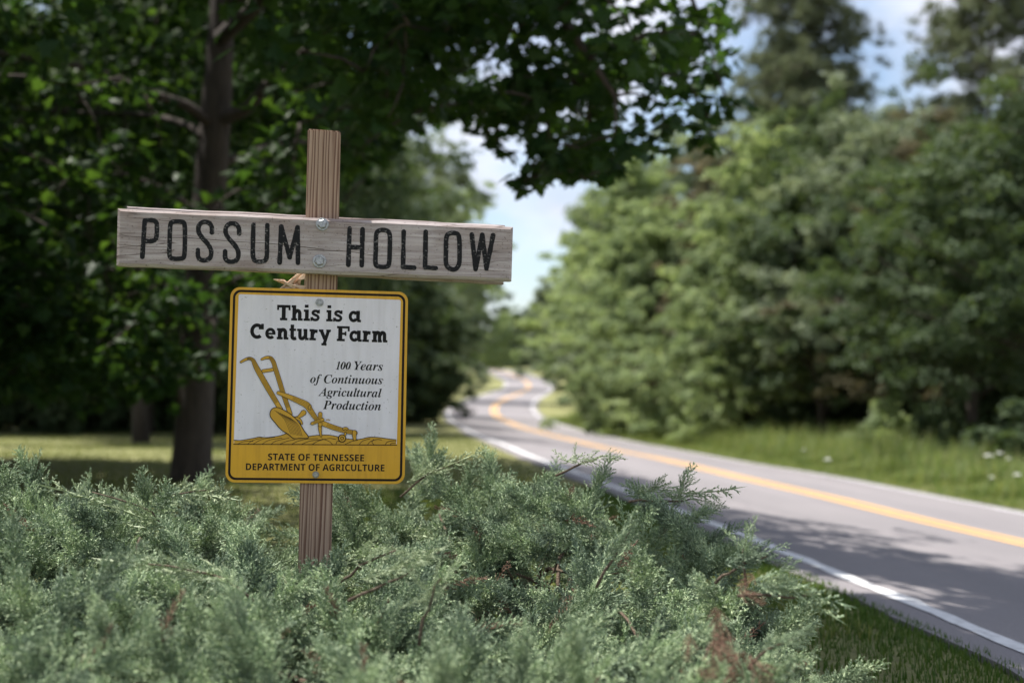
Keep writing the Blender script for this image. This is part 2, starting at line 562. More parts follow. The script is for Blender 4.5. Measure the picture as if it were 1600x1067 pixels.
def ribbon(name, offs, dz, mat, i0=0, i1=None, thick=None, wob=0.0, seed=0):
    """strip along the road between cross offsets"""
    rng = np.random.default_rng(seed)
    C_ = CLS[i0:i1]; N_ = NR[i0:i1]
    k = len(offs)
    rows = []
    for o_ in offs:
        off = np.full(len(C_), o_) + (rng.normal(size=len(C_)) * wob)
        rows.append(np.stack([C_[:, 0] + N_[:, 0] * off, C_[:, 1] + N_[:, 1] * off, C_[:, 2] + C_[:, 3] * off + dz - 0.0], 1))
    if thick:
        a = rows[0].copy(); a[:, 2] -= thick; b_ = rows[-1].copy(); b_[:, 2] -= thick
        rows = [a] + rows + [b_]
    V = np.stack(rows, 1)
    n_, k, _ = V.shape
    idx = np.arange(n_ * k).reshape(n_, k)
    f = np.stack([idx[:-1, :-1], idx[:-1, 1:], idx[1:, 1:], idx[1:, :-1]], -1).reshape(-1, 4)
    return link(name, mesh_np(name, V.reshape(-1, 3), f, np.full(len(f), 4), False), mat)


tag(ribbon('road', [-3.5, -1.75, 0, 1.75, 3.5], 0, M['asphalt'], thick=0.25, wob=0.012), kind='structure')
for a in (-3.22, 3.10):
    tag(ribbon('edge_line', [a - 0.055, a + 0.055], 0.004, M['line_white'], wob=0.012, seed=3), kind='structure')
for a in (-0.17, 0.17):
    tag(ribbon('centre_line', [a - 0.065, a + 0.065], 0.004, M['line_yellow'], wob=0.002, seed=5), kind='structure')

# ------------------------------------------------------------------ signpost
YAW, ROLL = R(7), R(1.35)
uz = Vector((math.cos(YAW), math.sin(YAW), 0))
nn = Vector((math.sin(YAW), -math.cos(YAW), 0))       # towards the viewer
zz_ = Vector((0, 0, 1))
ax = uz * math.cos(ROLL) - zz_ * math.sin(ROLL)
az = zz_ * math.cos(ROLL) + uz * math.sin(ROLL)
ay = -nn
centre = Vector(at(499, 383, 3.80))                   # post axis (at its middle) behind the board
base = centre - az * (centre.z - gz(centre.x, centre.y))
RM = Matrix(((ax.x, ay.x, az.x, base.x), (ax.y, ay.y, az.y, base.y), (ax.z, ay.z, az.z, base.z), (0, 0, 0, 1)))
RI = RM.inverted()
PW = 0.0445
post_root = empty('signpost', (0, 0, 0), 'wooden signpost carrying the POSSUM HOLLOW board and a yellow bordered century farm plaque', 'signpost')
post_root.matrix_world = RM
_ex = np.array(ax); _ey = np.array(ay); _ez = np.array(az); _b = np.array(base)


def L(px, py, ly):
    """point of the sign plane at local depth ly that stands behind photo pixel px,py"""
    d = ray(px, py)
    t_ = (ly - (EYE - _b).dot(_ey)) / d.dot(_ey)
    q = EYE + d * t_ - _b
    return np.array([q.dot(_ex), ly, q.dot(_ez)])


def prism_board(name, front, y0, y1, ch, mat, parent, ends=0.0):
    """board with chamfered front edges; front = 4 corners (x,z) tl,tr,br,bl"""
    tl, tr, br, bl = [np.array(c) for c in front]
    cen = (tl + tr + br + bl) / 4

    def inset(c, d):
        return np.array([c[0] - np.sign(c[0] - cen[0]) * d, c[1] - np.sign(c[1] - cen[1]) * d])
    bm = bmesh.new()
    rings = []
    N_ = 24
    for (dy, ins) in ((y0, ch), (y0 + ch * 0.8, 0.0), (y1, 0.0)):
        cs = [inset(c, ins) for c in (tl, tr, br, bl)]
        pts = []
        rng = random.Random(4)
        for a, b_, cnt in ((cs[0], cs[1], N_), (cs[1], cs[2], 3), (cs[2], cs[3], N_), (cs[3], cs[0], 3)):
            for k in range(cnt):
                q = a + (b_ - a) * k / cnt
                q = q + np.array([0, rng.uniform(-1, 1) * 0.0011]) if k else q
                pts.append(bm.verts.new((q[0], dy, q[1])))
        rings.append(pts)
    for a, b_ in zip(rings[:-1], rings[1:]):
        k = len(a)
        for i in range(k):
            bm.faces.new((a[i], b_[i], b_[(i + 1) % k], a[(i + 1) % k]))
    bm.faces.new(rings[0])
    bm.faces.new(rings[-1][::-1])
    bmesh.ops.recalc_face_normals(bm, faces=bm.faces)
    me = bpy.data.meshes.new(name)
    bm.to_mesh(me); bm.free()
    return link(name, me, mat, parent)


# post
mb = MB()
yl = -PW
tlp, trp = L(480.5, 201, yl), L(532.5, 205, yl)
blp, brp = L(467, 830, yl), L(518.5, 830, yl)
xl_t, xr_t, zt = tlp[0], trp[0], (tlp[2] + trp[2]) / 2
xc = (tlp[0] + trp[0] + blp[0] + brp[0]) / 4
bm = bmesh.new()
for z_ in (-0.35, zt):
    pass
half = PW
bmesh.ops.create_cube(bm, size=1)
for v in bm.verts:
    top = v.co.z > 0
    lx = (tlp[0] if v.co.x < 0 else trp[0]) if top else ((blp[0] if v.co.x < 0 else brp[0]))
    lz = ((tlp[2] if v.co.x < 0 else trp[2]) if top else -0.35)
    if not top:
        # carry the slight lean on below the visible foot
        kk = (-0.35 - blp[2]) / (tlp[2] - blp[2])
        lx = blp[0] + (tlp[0] - blp[0]) * kk if v.co.x < 0 else brp[0] + (trp[0] - brp[0]) * kk
    v.co = Vector((lx, -PW if v.co.y < 0 else PW, lz))
bmesh.ops.bevel(bm, geom=bm.edges[:], offset=0.0035, segments=2, affect='EDGES')
me = bpy.data.meshes.new('post')
bm.to_mesh(me); bm.free()
link('post', me, M['post'], post_root)

# boards
BY = -PW - 0.038
front = [L(*c, BY)[[0, 2]] for c in ((183.5, 325.5), (802, 354.5), (799.5, 439), (181.5, 415))]
board = prism_board('name_board', front, BY, -PW - 0.0005, 0.0075, M['board'], post_root)
front2 = [L(*c, PW + 0.002)[[0, 2]] for c in ((198, 322.5), (789, 352), (787, 444), (198, 414))]
prism_board('back_board', front2, PW + 0.0005, PW + 0.038, 0.004, M['board'], post_root)


# --- flat strokes on the sign planes
def smooth_path(pts, k=6, closed=False):
    pts = np.asarray(pts, float)
    if closed:
        n_ = len(pts)
        Q = np.vstack([pts[-1], pts, pts[:2]])
        o = []
        for i in range(1, n_ + 1):
            a, b_, c_, d_ = Q[i - 1], Q[i], Q[i + 1], Q[i + 2]
            for j in range(k):
                t = j / k
                o.append(0.5 * (2 * b_ + (c_ - a) * t + (2 * a - 5 * b_ + 4 * c_ - d_) * t * t + (3 * b_ - a - 3 * c_ + d_) * t ** 3))
        return np.array(o)
    if len(pts) < 3: return pts
    return catmull(pts, k)


def stroke_poly(path, width, closed=False, cap='round'):
    """list of polygons (2-D) of a ribbon with round ends, no overlaps"""
    P = np.asarray(path, float)
    n_ = len(P)
    wd = np.interp(np.linspace(0, 1, n_), np.linspace(0, 1, len(width)), width) if hasattr(width, '__len__') else np.full(n_, width)
    if closed:
        T = np.roll(P, -1, 0) - np.roll(P, 1, 0)
    else:
        T = np.gradient(P, axis=0)
    T /= np.linalg.norm(T, axis=1)[:, None] + 1e-9
    Nn = np.stack([-T[:, 1], T[:, 0]], 1)
    A = P + Nn * wd[:, None] / 2
    B = P - Nn * wd[:, None] / 2
    polys = []
    rng_ = range(n_) if closed else range(n_ - 1)
    for i in rng_:
        j = (i + 1) % n_
        polys.append([A[i], A[j], B[j], B[i]])
    if not closed and cap == 'round':
        for e, sgn in ((0, -1), (n_ - 1, 1)):
            th0 = math.atan2(Nn[e][1], Nn[e][0])
            arc = [P[e] + wd[e] / 2 * np.array([math.cos(th0 - sgn * math.pi * k / 8), math.sin(th0 - sgn * math.pi * k / 8)]) for k in range(9)]
            polys.append(arc)
    return polys


class Flat:
    """flat drawing on the sign plane; input polygons in photo pixels of the sign's face"""
    def __init__(self, y0):
        self.y = y0; self.V = []; self.F = []

    def polys(self, ps, conv=lambda q: q, lift=0.0):
        for p_ in ps:
            b_ = len(self.V)
            for q in p_:
                x_, y_ = conv(q)
                l_ = L(x_, y_, self.y)
                self.V.append((l_[0], self.y - lift, l_[2]))
            f = list(range(b_, b_ + len(p_)))
            a = np.array([self.V[i] for i in f])
            area = 0
            for i in range(len(a)):
                j = (i + 1) % len(a)
                area += a[i, 0] * a[j, 2] - a[j, 0] * a[i, 2]
            self.F.append(f if area > 0 else f[::-1])

    def build(self, name, mat, parent):
        me = mesh_np(name, self.V, [i for f in self.F for i in f], [len(f) for f in self.F])
        return link(name, me, mat, parent)


z1 = lambda q: (170 + q[0] / 3.9515, 190 + q[1] / 3.9515)
z2 = lambda q: (480 + q[0] / 3.953, 190 + q[1] / 3.953)
GROUPS = [(0,), (1, ), (2,), (3,), (4,), (5,), (6, 7, 8, 9), (10, 11, 12), (13,), (14, 15), (16, 17), (18,), (19, 20, 21, 22)]
GROUPS = [(0, 1)] + GROUPS[2:]
LOF = {i: j for j, g_ in enumerate(GROUPS) for i in g_}
FLS = [Flat(BY - 0.0004) for g_ in GROUPS]
S1 = np.array([(637, 684), (635, 650), (617, 626), (584, 621), (557, 643), (555, 682), (577, 718), (610, 755), (631, 795), (628, 836), (604, 855), (572, 855), (552, 836), (550, 793)], float)
WD = 29
k = 0
for conv, pts, sm, closed in (
    (z1, [(222, 612), (207, 835)], 0, 0),
    (z1, [(224, 612), (268, 610), (292, 622), (297, 650), (295, 705), (284, 732), (258, 739), (218, 738)], 5, 0),
    (z1, [(398, 620), (450, 620), (468, 640), (470, 735), (466, 825), (450, 845), (396, 846), (375, 825), (376, 735), (380, 640)], 5, 1),
    (z1, S1, 5, 0), (z1, S1 + np.array([168, 9]), 5, 0),
    (z1, [(893, 638), (890, 750), (891, 835), (910, 862), (953, 863), (974, 840), (977, 750), (979, 640)], 5, 0),
    (z1, [(1055, 870), (1065, 650)], 0, 0), (z1, [(1066, 655), (1117, 838)], 0, 0), (z1, [(1117, 838), (1165, 655)], 0, 0), (z1, [(1166, 652), (1168, 872)], 0, 0),
    (z2, [(262, 660), (254, 885)], 0, 0), (z2, [(342, 666), (337, 888)], 0, 0), (z2, [(258, 776), (340, 778)], 0, 0),
    (z2, [(448, 673), (486, 673), (509, 697), (510, 790), (505, 877), (487, 897), (440, 895), (422, 876), (424, 790), (427, 697)], 5, 1),
    (z2, [(596, 681), (592, 900)], 0, 0), (z2, [(592, 898), (660, 903)], 0, 0),
    (z2, [(732, 681), (728, 902)], 0, 0), (z2, [(728, 900), (795, 906)], 0, 0),
    (z2, [(880, 692), (915, 690), (937, 712), (941, 800), (937, 882), (908, 914), (870, 900), (857, 870), (857, 800), (860, 715)], 5, 1),
    (z2, [(1017, 698), (1040, 912)], 0, 0), (z2, [(1040, 912), (1081, 700)], 0, 0), (z2, [(1081, 700), (1107, 910)], 0, 0), (z2, [(1107, 910), (1148, 703)], 0, 0)):
    path = smooth_path(pts, sm, closed) if sm else np.array([np.array(pts[0]) + (np.array(pts[1]) - np.array(pts[0])) * t for t in np.linspace(0, 1, 8)])
    rngl = np.random.default_rng(k)
    wdt = WD * (1 + 0.05 * rngl.normal(size=len(path)))
    if closed:
        wdt = np.full(len(path), WD)
    FLS[LOF[k]].polys(stroke_poly(path, list(wdt), closed), conv, k * 3e-5)
    k += 1
for f_ in FLS:
    f_.build('letter', M['letter'], board)


def hex_bolt(parent, px, py, r_px, ly, hexr=0.74, washer=True):
    c_ = L(px, py, ly)
    r_ = r_px * 3.78 / F
    mb = MB()

    def ring(n_, rad, y_, ph=0.0):
        return [(c_[0] + rad * math.cos(2 * math.pi * i / n_ + ph), y_, c_[2] + rad * math.sin(2 * math.pi * i / n_ + ph)) for i in range(n_)]

    def stack(n_, prof, ph=0.0):
        b_ = len(mb.V)
        for (rad, y_) in prof:
            mb.V += ring(n_, rad, y_, ph)
        for j in range(len(prof) - 1):
            for i in range(n_):
                i2 = (i + 1) % n_
                mb.F.append((b_ + j * n_ + i, b_ + j * n_ + i2, b_ + (j + 1) * n_ + i2, b_ + (j + 1) * n_ + i))
        mb.F.append(tuple(b_ + (len(prof) - 1) * n_ + i for i in range(n_)))
    if washer:
        stack(24, [(r_, ly), (r_, ly - 0.0022), (r_ * 0.95, ly - 0.0028)])
    h = r_ * hexr
    y0 = ly - (0.0029 if washer else 0)
    stack(6, [(h, y0), (h, y0 - h * 0.55), (h * 0.86, y0 - h * 0.72)], 0.3)
    stack(20, [(h * 0.74, y0 - h * 0.722), (h * 0.70, y0 - h * 0.76)])
    return mb.build('bolt', M['steel'], parent)


for conv, pts, wd in ((z1, [(62, 708), (250, 716), (520, 722), (760, 738), (960, 752), (1180, 772), (1330, 792)], [1, 3, 4, 2.5, 4, 4.5, 3]), (z1, [(60, 764), (200, 772), (380, 776)], [2, 3, .6]), (z1, [(740, 782), (930, 800), (1120, 812)], [.6, 2.4, .6]),
                      (z2, [(0, 789), (120, 797), (260, 801), (400, 822), (520, 828), (640, 838)], [3.4, 4.2, 3, 2.4, 2, .5]), (z2, [(640, 868), (800, 884), (960, 884), (1150, 896)], [.5, 2, 2.6, .6]), (z2, [(90, 902), (170, 890), (240, 886)], [.6, 2.6, .6])):
    fc = Flat(BY - 0.00025)
    fc.polys(stroke_poly(smooth_path(np.array(pts, float) + np.random.default_rng(len(pts)).normal(size=(len(pts), 2)) * 2, 6), wd, False, 'flat'), conv)
    fc.build('crack', M['crack'], board)
hex_bolt(board, 503.6, 350.6, 9.8, BY)
hex_bolt(board, 499.2, 408.2, 10.3, BY)

# plaque
PY = -PW - 0.0045                       # front of the aluminium plate
corners = [(360.5, 448.3), (637.8, 456.3), (632.2, 756), (351.8, 753.5)]


def rquad(cs, inset, rad, seg=8):
    """rounded quadrilateral in photo pixels"""
    cs = [np.array(c, float) for c in cs]
    cen = sum(cs) / 4
    o = []
    for i in range(4):
        p0, p1, p2 = cs[i - 1], cs[i], cs[(i + 1) % 4]
        a = (p0 - p1) / np.linalg.norm(p0 - p1)
        b_ = (p2 - p1) / np.linalg.norm(p2 - p1)
        q = p1 + (a + b_) * inset
        rr_ = max(rad, 0.3)
        c_ = q + (a + b_) * rr_
        for k in range(seg + 1):
            t = k / seg * math.pi / 2
            o.append(c_ - b_ * rr_ * math.cos(t) - a * rr_ * math.sin(t))
    return np.array(o)


def loc2(ps, ly):
    return [tuple(L(x_, y_, ly)) for x_, y_ in ps]


outl = rquad(corners, 0, 15)
fr_ = loc2(outl, PY)
bk_ = [(x_, -PW - 0.0012, z_) for x_, y_, z_ in fr_]
nn_ = len(fr_)
me = bpy.data.meshes.new('farm_plaque')
faces = [tuple(range(nn_)), tuple(range(2 * nn_ - 1, nn_ - 1, -1))] + [(i, nn_ + i, nn_ + (i + 1) % nn_, (i + 1) % nn_) for i in range(nn_)]
me.from_pydata(fr_ + bk_, [], faces)
bm = bmesh.new(); bm.from_mesh(me); bmesh.ops.recalc_face_normals(bm, faces=bm.faces); bm.to_mesh(me); bm.free()
plaque = link('farm_plaque', me, M['yellow'], post_root)
plaque['label'] = 'yellow bordered white plaque with a plough drawing'

# border line
a_, b_ = rquad(corners, 4.1, 12), rquad(corners, 7.7, 9.0)
fb = Flat(PY - 0.0003)
fb.polys([[a_[i], a_[(i + 1) % nn_], b_[(i + 1) % nn_], b_[i]] for i in range(nn_)])
fb.build('border_line', M['brown'], plaque)
# white panel
pc = [(373, 459.6), (626.3, 468.6), (620, 694), (365.3, 692.5)]
pw_ = rquad(pc, 0, 3.0)
pb = rquad(pc, 0, 0.3)
half_ = list(pw_[:18]) + list(pb[18:])
fw = Flat(PY - 0.0003)
fw.polys([half_])
fw.build('face_panel', M['white'], plaque)

# plough emblem
z4 = lambda q: (345 + q[0] / 3.557, 540 + q[1] / 3.557)
ink, gold = Flat(PY - 0.0006), Flat(PY - 0.0006)
lv = [0]


def art_stroke(pts, width, k=6, line=5.5, hatch=0):
    p_ = smooth_path(pts, k)
    w2 = [q + line for q in width] if hasattr(width, '__len__') else width + line
    lv[0] += 1
    ink.polys(stroke_poly(p_, w2), z4, lv[0] * 4e-5)
    lv[0] += 1
    gold.polys(stroke_poly(p_, width), z4, lv[0] * 4e-5)
    if hatch:
        T = np.gradient(p_, axis=0); T /= np.linalg.norm(T, axis=1)[:, None]
        Nn = np.stack([-T[:, 1], T[:, 0]], 1)
        wv = np.interp(np.linspace(0, 1, len(p_)), np.linspace(0, 1, len(width)), width) if hasattr(width, '__len__') else np.full(len(p_), width)
        lv[0] += 1
        for h in range(hatch):
            o_ = (h + 1) / (hatch + 1) - 0.5
            i0, i1 = int(len(p_) * 0.22), int(len(p_) * 0.97)
            q = p_ + Nn * (wv * o_)[:, None]
            ink.polys(stroke_poly(q[i0:i1], 1.6), z4, lv[0] * 4e-5)


def art_poly(pts, line=4.5, k=5):
    p_ = smooth_path(pts, k, True)
    lv[0] += 1
    gold.polys([list(p_)], z4, lv[0] * 4e-5)
    lv[0] += 1
    ink.polys(stroke_poly(p_, line, True), z4, lv[0] * 4e-5)


def art_line(pts, w_=2.6, k=6):
    lv[0] += 1
    ink.polys(stroke_poly(smooth_path(pts, k), w_), z4, lv[0] * 4e-5)


gtop = [(74, 524), (110, 526), (180, 514), (215, 507), (250, 510), (320, 502), (378, 486), (405, 510), (450, 515), (490, 503), (545, 497), (600, 496), (645, 504), (700, 516), (745, 521), (780, 518), (828, 508), (880, 510), (930, 517), (975, 522)]
gt = smooth_path(gtop, 4)
lv[0] += 1
for i in range(len(gt) - 1):
    x0, x1 = gt[i], gt[i + 1]
    yb0 = 547 + (x0[0] - 72) * 5 / 905; yb1 = 547 + (x1[0] - 72) * 5 / 905
    gold.polys([[x0, x1, (x1[0], yb1), (x0[0], yb0)]], z4, lv[0] * 4e-5)
art_line(gtop, 4.0, 4)
art_line([(72, 547), (500, 549), (977, 552)], 4.5)
for pts in ([(95, 545), (130, 532), (180, 530)], [(150, 545), (180, 525), (230, 512)], [(180, 546), (230, 520), (300, 508)], [(230, 546), (270, 524), (340, 512)], [(280, 546), (310, 528), (380, 512)],
            [(330, 546), (370, 530), (410, 522)], [(395, 547), (430, 530), (480, 518), (540, 516)], [(450, 547), (500, 528), (560, 522)], [(510, 547), (540, 530), (600, 515), (640, 520)], [(560, 516), (600, 530), (620, 547)],
            [(640, 546), (650, 530), (680, 532)], [(690, 548), (730, 530), (760, 524)], [(770, 548), (790, 528), (830, 516)], [(815, 549), (835, 530), (870, 520), (895, 524)], [(850, 520), (840, 535), (850, 549)], [(915, 550), (925, 535), (955, 528), (975, 530)], [(940, 551), (950, 542), (972, 540)]):
    art_line(pts, 2.8)
art_stroke([(236, 141), (270, 136), (302, 130)], 15, 4)
art_stroke([(228, 76), (255, 66), (278, 70), (293, 92), (303, 125), (322, 185), (350, 275), (386, 378)], [9, 13, 17, 20, 21, 22, 22, 20], 6, 5.5, 4)
art_stroke([(112, 91), (135, 78), (158, 71), (178, 80), (190, 104), (208, 140), (262, 235), (335, 358)], [8, 11, 13, 17, 22, 26, 26, 22], 6, 5.5, 4)
art_stroke([(405, 402), (432, 396), (460, 372)], [10, 12, 26], 5)
art_stroke([(418, 402), (440, 412), (450, 432)], [12, 10, 9], 5)
art_poly([(273, 378), (284, 352), (312, 343), (350, 357), (398, 388), (436, 428), (462, 470), (487, 510), (440, 514), (405, 515), (375, 492), (335, 466), (302, 428), (279, 400)])
for d_ in range(9):
    a0 = np.array([292 + d_ * 11, 352 + d_ * 5.5]); a1 = np.array([388 + d_ * 8, 490 + d_ * 1.5])
    m_ = (a0 + a1) / 2 + np.array([14, -10])
    art_line([a0 + (m_ - a0) * .1, m_, a1], 1.8)
art_stroke([(320, 262), (380, 284), (440, 310), (478, 330), (500, 362), (530, 405), (552, 424)], [16, 22, 28, 32, 26, 20, 18], 6, 5.5, 3)
art_stroke([(552, 424), (610, 448), (680, 470), (748, 484)], [24, 24, 22, 20], 6, 5.5, 3)
art_stroke([(498, 334), (490, 345), (497, 350)], 8, 3)
art_stroke([(551, 445), (552, 470), (557, 502)], [18, 14, 6], 4)
art_stroke([(553, 378), (552, 405), (552, 440)], 18, 4, 5.5, 2)
art_stroke([(508, 432), (535, 421), (566, 410)], 14, 4, 5.5, 2)
art_stroke([(742, 480), (742, 500), (744, 518)], [20, 18, 14], 4)
art_stroke([(683, 462), (692, 458), (702, 461)], 10, 3)
art_stroke([(692, 486), (690, 496), (684, 506)], 9, 3)
ang = np.linspace(0, 2 * math.pi, 13)[:-1]
art_poly([(674 + 20 * math.cos(a), 514 + 20 * math.sin(a)) for a in ang], 5)
art_poly([(674 + 8 * math.cos(a), 514 + 8 * math.sin(a)) for a in ang], 4)
art_stroke([(586, 412), (597, 410), (606, 414)], 3, 4, 2)
emb = gold.build('plough_emblem', M['drawing'], plaque)
ink.build('plough_outline', M['ink'], emb)

# slab serif heading, drawn as heavy strokes. glyph box: x in em units, cap height 1, x height 0.72
W_ = 0.26; SF = 0.155; SL = 0.155


def slab(x0, x1, y_):
    return ([(x0, y_), (x1, y_)], SF)


def arc(cx, cy, rx, ry, a0, a1, n_=16):
    return [(cx + rx * math.cos(R(a0 + (a1 - a0) * k / n_)), cy + ry * math.sin(R(a0 + (a1 - a0) * k / n_))) for k in range(n_ + 1)]


h = SF / 2
X = 0.74


def glyph(ch):
    """strokes: (points, width); and advance"""
    if ch == 'T':
        return [([(0.02, 1 - h * 1.15), (0.86, 1 - h * 1.15)], SF * 1.15), ([(0.44, 1 - SF), (0.44, h)], W_), slab(0.20, 0.68, h), ([(0.07, 1), (0.07, 0.66)], 0.13), ([(0.81, 1), (0.81, 0.66)], 0.13)], 0.92
    if ch == 'h':
        return [slab(0.02, 0.22, 1 - h), ([(0.20, 1), (0.20, h)], W_ * .92), slab(0.01, 0.40, h), ([(0.22, 0.46), (0.34, 0.63), (0.48, 0.63), (0.55, 0.52), (0.56, 0.40), (0.56, h)], W_ * .9), slab(0.45, 0.76, h)], 0.80
    if ch == 'i':
        return [slab(0.02, 0.25, X - h), ([(0.22, X), (0.22, h)], W_ * .92), slab(0.01, 0.43, h), ([(0.20, 1.05), (0.20, 0.86)], 0.24)], 0.47
    if ch == 's':
        return [([(0.50, 0.52), (0.44, 0.63), (0.29, 0.66), (0.16, 0.60), (0.15, 0.49), (0.28, 0.41), (0.43, 0.34), (0.50, 0.22), (0.42, 0.10), (0.27, 0.075), (0.12, 0.13), (0.06, 0.24)], 0.175), ([(0.54, X), (0.54, 0.50)], 0.10), ([(0.04, 0), (0.04, 0.25)], 0.10)], 0.64
    if ch == 'a':
        return [(arc(0.31, 0.36, 0.215, 0.27, 35, 325), 0.205), ([(0.60, X), (0.60, h)], W_ * .92), slab(0.56, 0.80, h)], 0.82
    if ch == 'C':
        return [(arc(0.46, 0.5, 0.335, 0.395, 42, 312, 24), 0.235), ([(0.80, 1.0), (0.80, 0.62)], 0.17), ([(0.56, 0.70), (0.885, 0.70)], 0.16)], 0.98
    if ch == 'e':
        return [(arc(0.34, 0.37, 0.235, 0.275, 0, 318, 22), 0.205), ([(0.16, 0.36), (0.67, 0.36)], 0.13)], 0.74
    if ch == 'n':
        return [slab(0.02, 0.22, X - h), ([(0.20, X), (0.20, h)], W_ * .92), slab(0.01, 0.40, h), ([(0.22, 0.46), (0.34, 0.63), (0.48, 0.63), (0.56, 0.52), (0.57, 0.40), (0.57, h)], W_ * .9), slab(0.46, 0.77, h)], 0.81
    if ch == 't':
        return [([(0.20, 1.0), (0.20, 0.30), (0.23, 0.12), (0.34, 0.08), (0.46, 0.12)], W_ * .88), slab(0.01, 0.44, X - h)], 0.50
    if ch == 'u':
        return [slab(0.01, 0.22, X - h), ([(0.20, X), (0.20, 0.28), (0.25, 0.12), (0.38, 0.10), (0.50, 0.22)], W_ * .86), slab(0.42, 0.58, X - h), ([(0.56, X), (0.56, h)], W_ * .92), slab(0.54, 0.77, h)], 0.80
    if ch == 'r':
        return [slab(0.02, 0.22, X - h), ([(0.20, X), (0.20, h)], W_ * .92), slab(0.01, 0.44, h), ([(0.22, 0.42), (0.34, 0.60), (0.54, 0.60)], 0.22)], 0.62
    if ch == 'y':
        return [slab(0.00, 0.30, X - h), slab(0.48, 0.78, X - h), ([(0.16, X - h), (0.40, 0.10)], W_ * .85), ([(0.62, X - h), (0.36, -0.20)], W_ * .8), slab(0.18, 0.52, -0.24)], 0.79
    if ch == 'F':
        return [slab(0.02, 0.80, 1 - h), ([(0.24, 1), (0.24, h)], W_ * 1.02), slab(0.02, 0.54, h), ([(0.78, 1), (0.78, 0.66)], 0.13), ([(0.3, 0.50), (0.60, 0.50)], 0.14), ([(0.58, 0.64), (0.58, 0.36)], 0.11)], 0.84
    if ch == 'm':
        return [slab(0.02, 0.22, X - h), ([(0.20, X), (0.20, h)], W_ * .9), slab(0.01, 0.36, h), ([(0.22, 0.46), (0.32, 0.63), (0.43, 0.63), (0.50, 0.52), (0.51, h)], W_ * .86), slab(0.40, 0.66, h),
                ([(0.54, 0.46), (0.64, 0.63), (0.75, 0.63), (0.82, 0.52), (0.83, h)], W_ * .86), slab(0.74, 1.02, h)], 1.05
    return [], 0.36


ink2 = Flat(PY - 0.0006)


def slab_line(text, pl, pr, cap_px):
    pl, pr = np.array(pl, float), np.array(pr, float)
    tot = sum(glyph(c_)[1] for c_ in text)
    bx = (pr - pl)
    up = np.array([0.022, -1.0]) * cap_px
    cur = 0
    lift = 0
    for ch in text:
        st, adv = glyph(ch)
        for pts, wd in st:
            p_ = np.array(pts, float)
            if len(p_) > 2 and len(p_) < 13: p_ = catmull(p_, 5)
            elif len(p_) == 2: p_ = np.array([p_[0], (p_[0] + p_[1]) / 2, p_[1]])
            # make x unit equal to y unit times the horizontal stretch
            ps = stroke_poly(p_, wd, False, 'flat')
            conv = lambda q, c0=cur: tuple(pl + bx * ((c0 + q[0]) / tot) + up * q[1])
            lift += 1
            ink2.polys(ps, conv, (lift % 9) * 2e-5)
        cur += adv


slab_line('This is a', (432.5, 500.2), (564.5, 503.5), 24)
slab_line('Century Farm', (390.5, 528.8), (606, 535.2), 23.6)
ink2.build('lettering', M['ink'], plaque)


def font_text(body, pl, pr, cap_px, offset=0.0, capref='H', shear=0.0):
    """outline of a typeset line, mapped on the plaque between two base points"""
    cu = bpy.data.curves.new('t', 'FONT')
    cu.body = body; cu.size = 1; cu.offset = offset; cu.resolution_u = 3; cu.shear = shear
    ob = bpy.data.objects.new('t', cu)
    COL.objects.link(ob)
    bpy.context.view_layer.update()
    me = bpy.data.meshes.new_from_object(ob.evaluated_get(bpy.context.evaluated_depsgraph_get()))
    cu.body = capref
    bpy.context.view_layer.update()
    mc = bpy.data.meshes.new_from_object(ob.evaluated_get(bpy.context.evaluated_depsgraph_get()))
    ch = max(v.co.y for v in mc.vertices)
    xs = [v.co.x for v in me.vertices]
    x0, x1 = min(xs), max(xs)
    pl, pr = np.array(pl, float), np.array(pr, float)
    up = np.array([0.022, -1.0]) * cap_px
    Vv, Ff = [], []
    for v in me.vertices:
        q = pl + (pr - pl) * ((v.co.x - x0) / (x1 - x0)) + up * (v.co.y / ch)
        l_ = L(q[0], q[1], PY - 0.0006)
        Vv.append((l_[0], l_[1], l_[2]))
    for f in me.polygons:
        Ff.append(list(f.vertices))
    bpy.data.objects.remove(ob); bpy.data.curves.remove(cu)
    bpy.data.meshes.remove(me); bpy.data.meshes.remove(mc)
    return Vv, Ff


def bolditalic(s):
    o = ''
    for ch in s:
        if 'A' <= ch <= 'Z': o += chr(0x1D468 + ord(ch) - 65)
        elif 'a' <= ch <= 'z': o += chr(0x1D482 + ord(ch) - 97)
        else: o += ch
    return o


def sansbold(s):
    return ''.join(chr(0x1D5D4 + ord(c_) - 65) if 'A' <= c_ <= 'Z' else c_ for c_ in s)


def add_text(name, lines, mat):
    Vv, Ff = [], []
    for args in lines:
        v_, f_ = font_text(*args)
        b_ = len(Vv)
        Vv += v_; Ff += [[i + b_ for i in f] for f in f_]
    me = mesh_np(name, Vv, [i for f in Ff for i in f], [len(f) for f in Ff])
    bm = bmesh.new(); bm.from_mesh(me)
    for f in bm.faces:
        if f.normal.y > 0: f.normal_flip()
    bm.to_mesh(me); bm.free()
    return link(name, me, mat, plaque)


add_text('lettering', [
    (bolditalic('Years'), (553.2, 577.6), (598.3, 579.2), 13.4, 0.0, bolditalic('Y')),
    (bolditalic('of Continuous'), (484.5, 598.0), (597.8, 600.2), 13.4, 0.0, bolditalic('C')),
    (bolditalic('Agricultural'), (497.2, 618.4), (596.4, 620.6), 13.4, 0.0, bolditalic('A')),
    (bolditalic('Production'), (504.5, 639.0), (595.0, 641.0), 13.4, 0.0, bolditalic('P')),
], M['ink'])
# the numerals 100 in the same italic
fi = Flat(PY - 0.0006)


def it(pts): return [(q[0] + q[1] * 0.27, q[1]) for q in pts]


def numconv(q): return (524.4 + q[0] * 12.6 , 577.2 - q[1] * 12.8 + q[0] * 0.3)


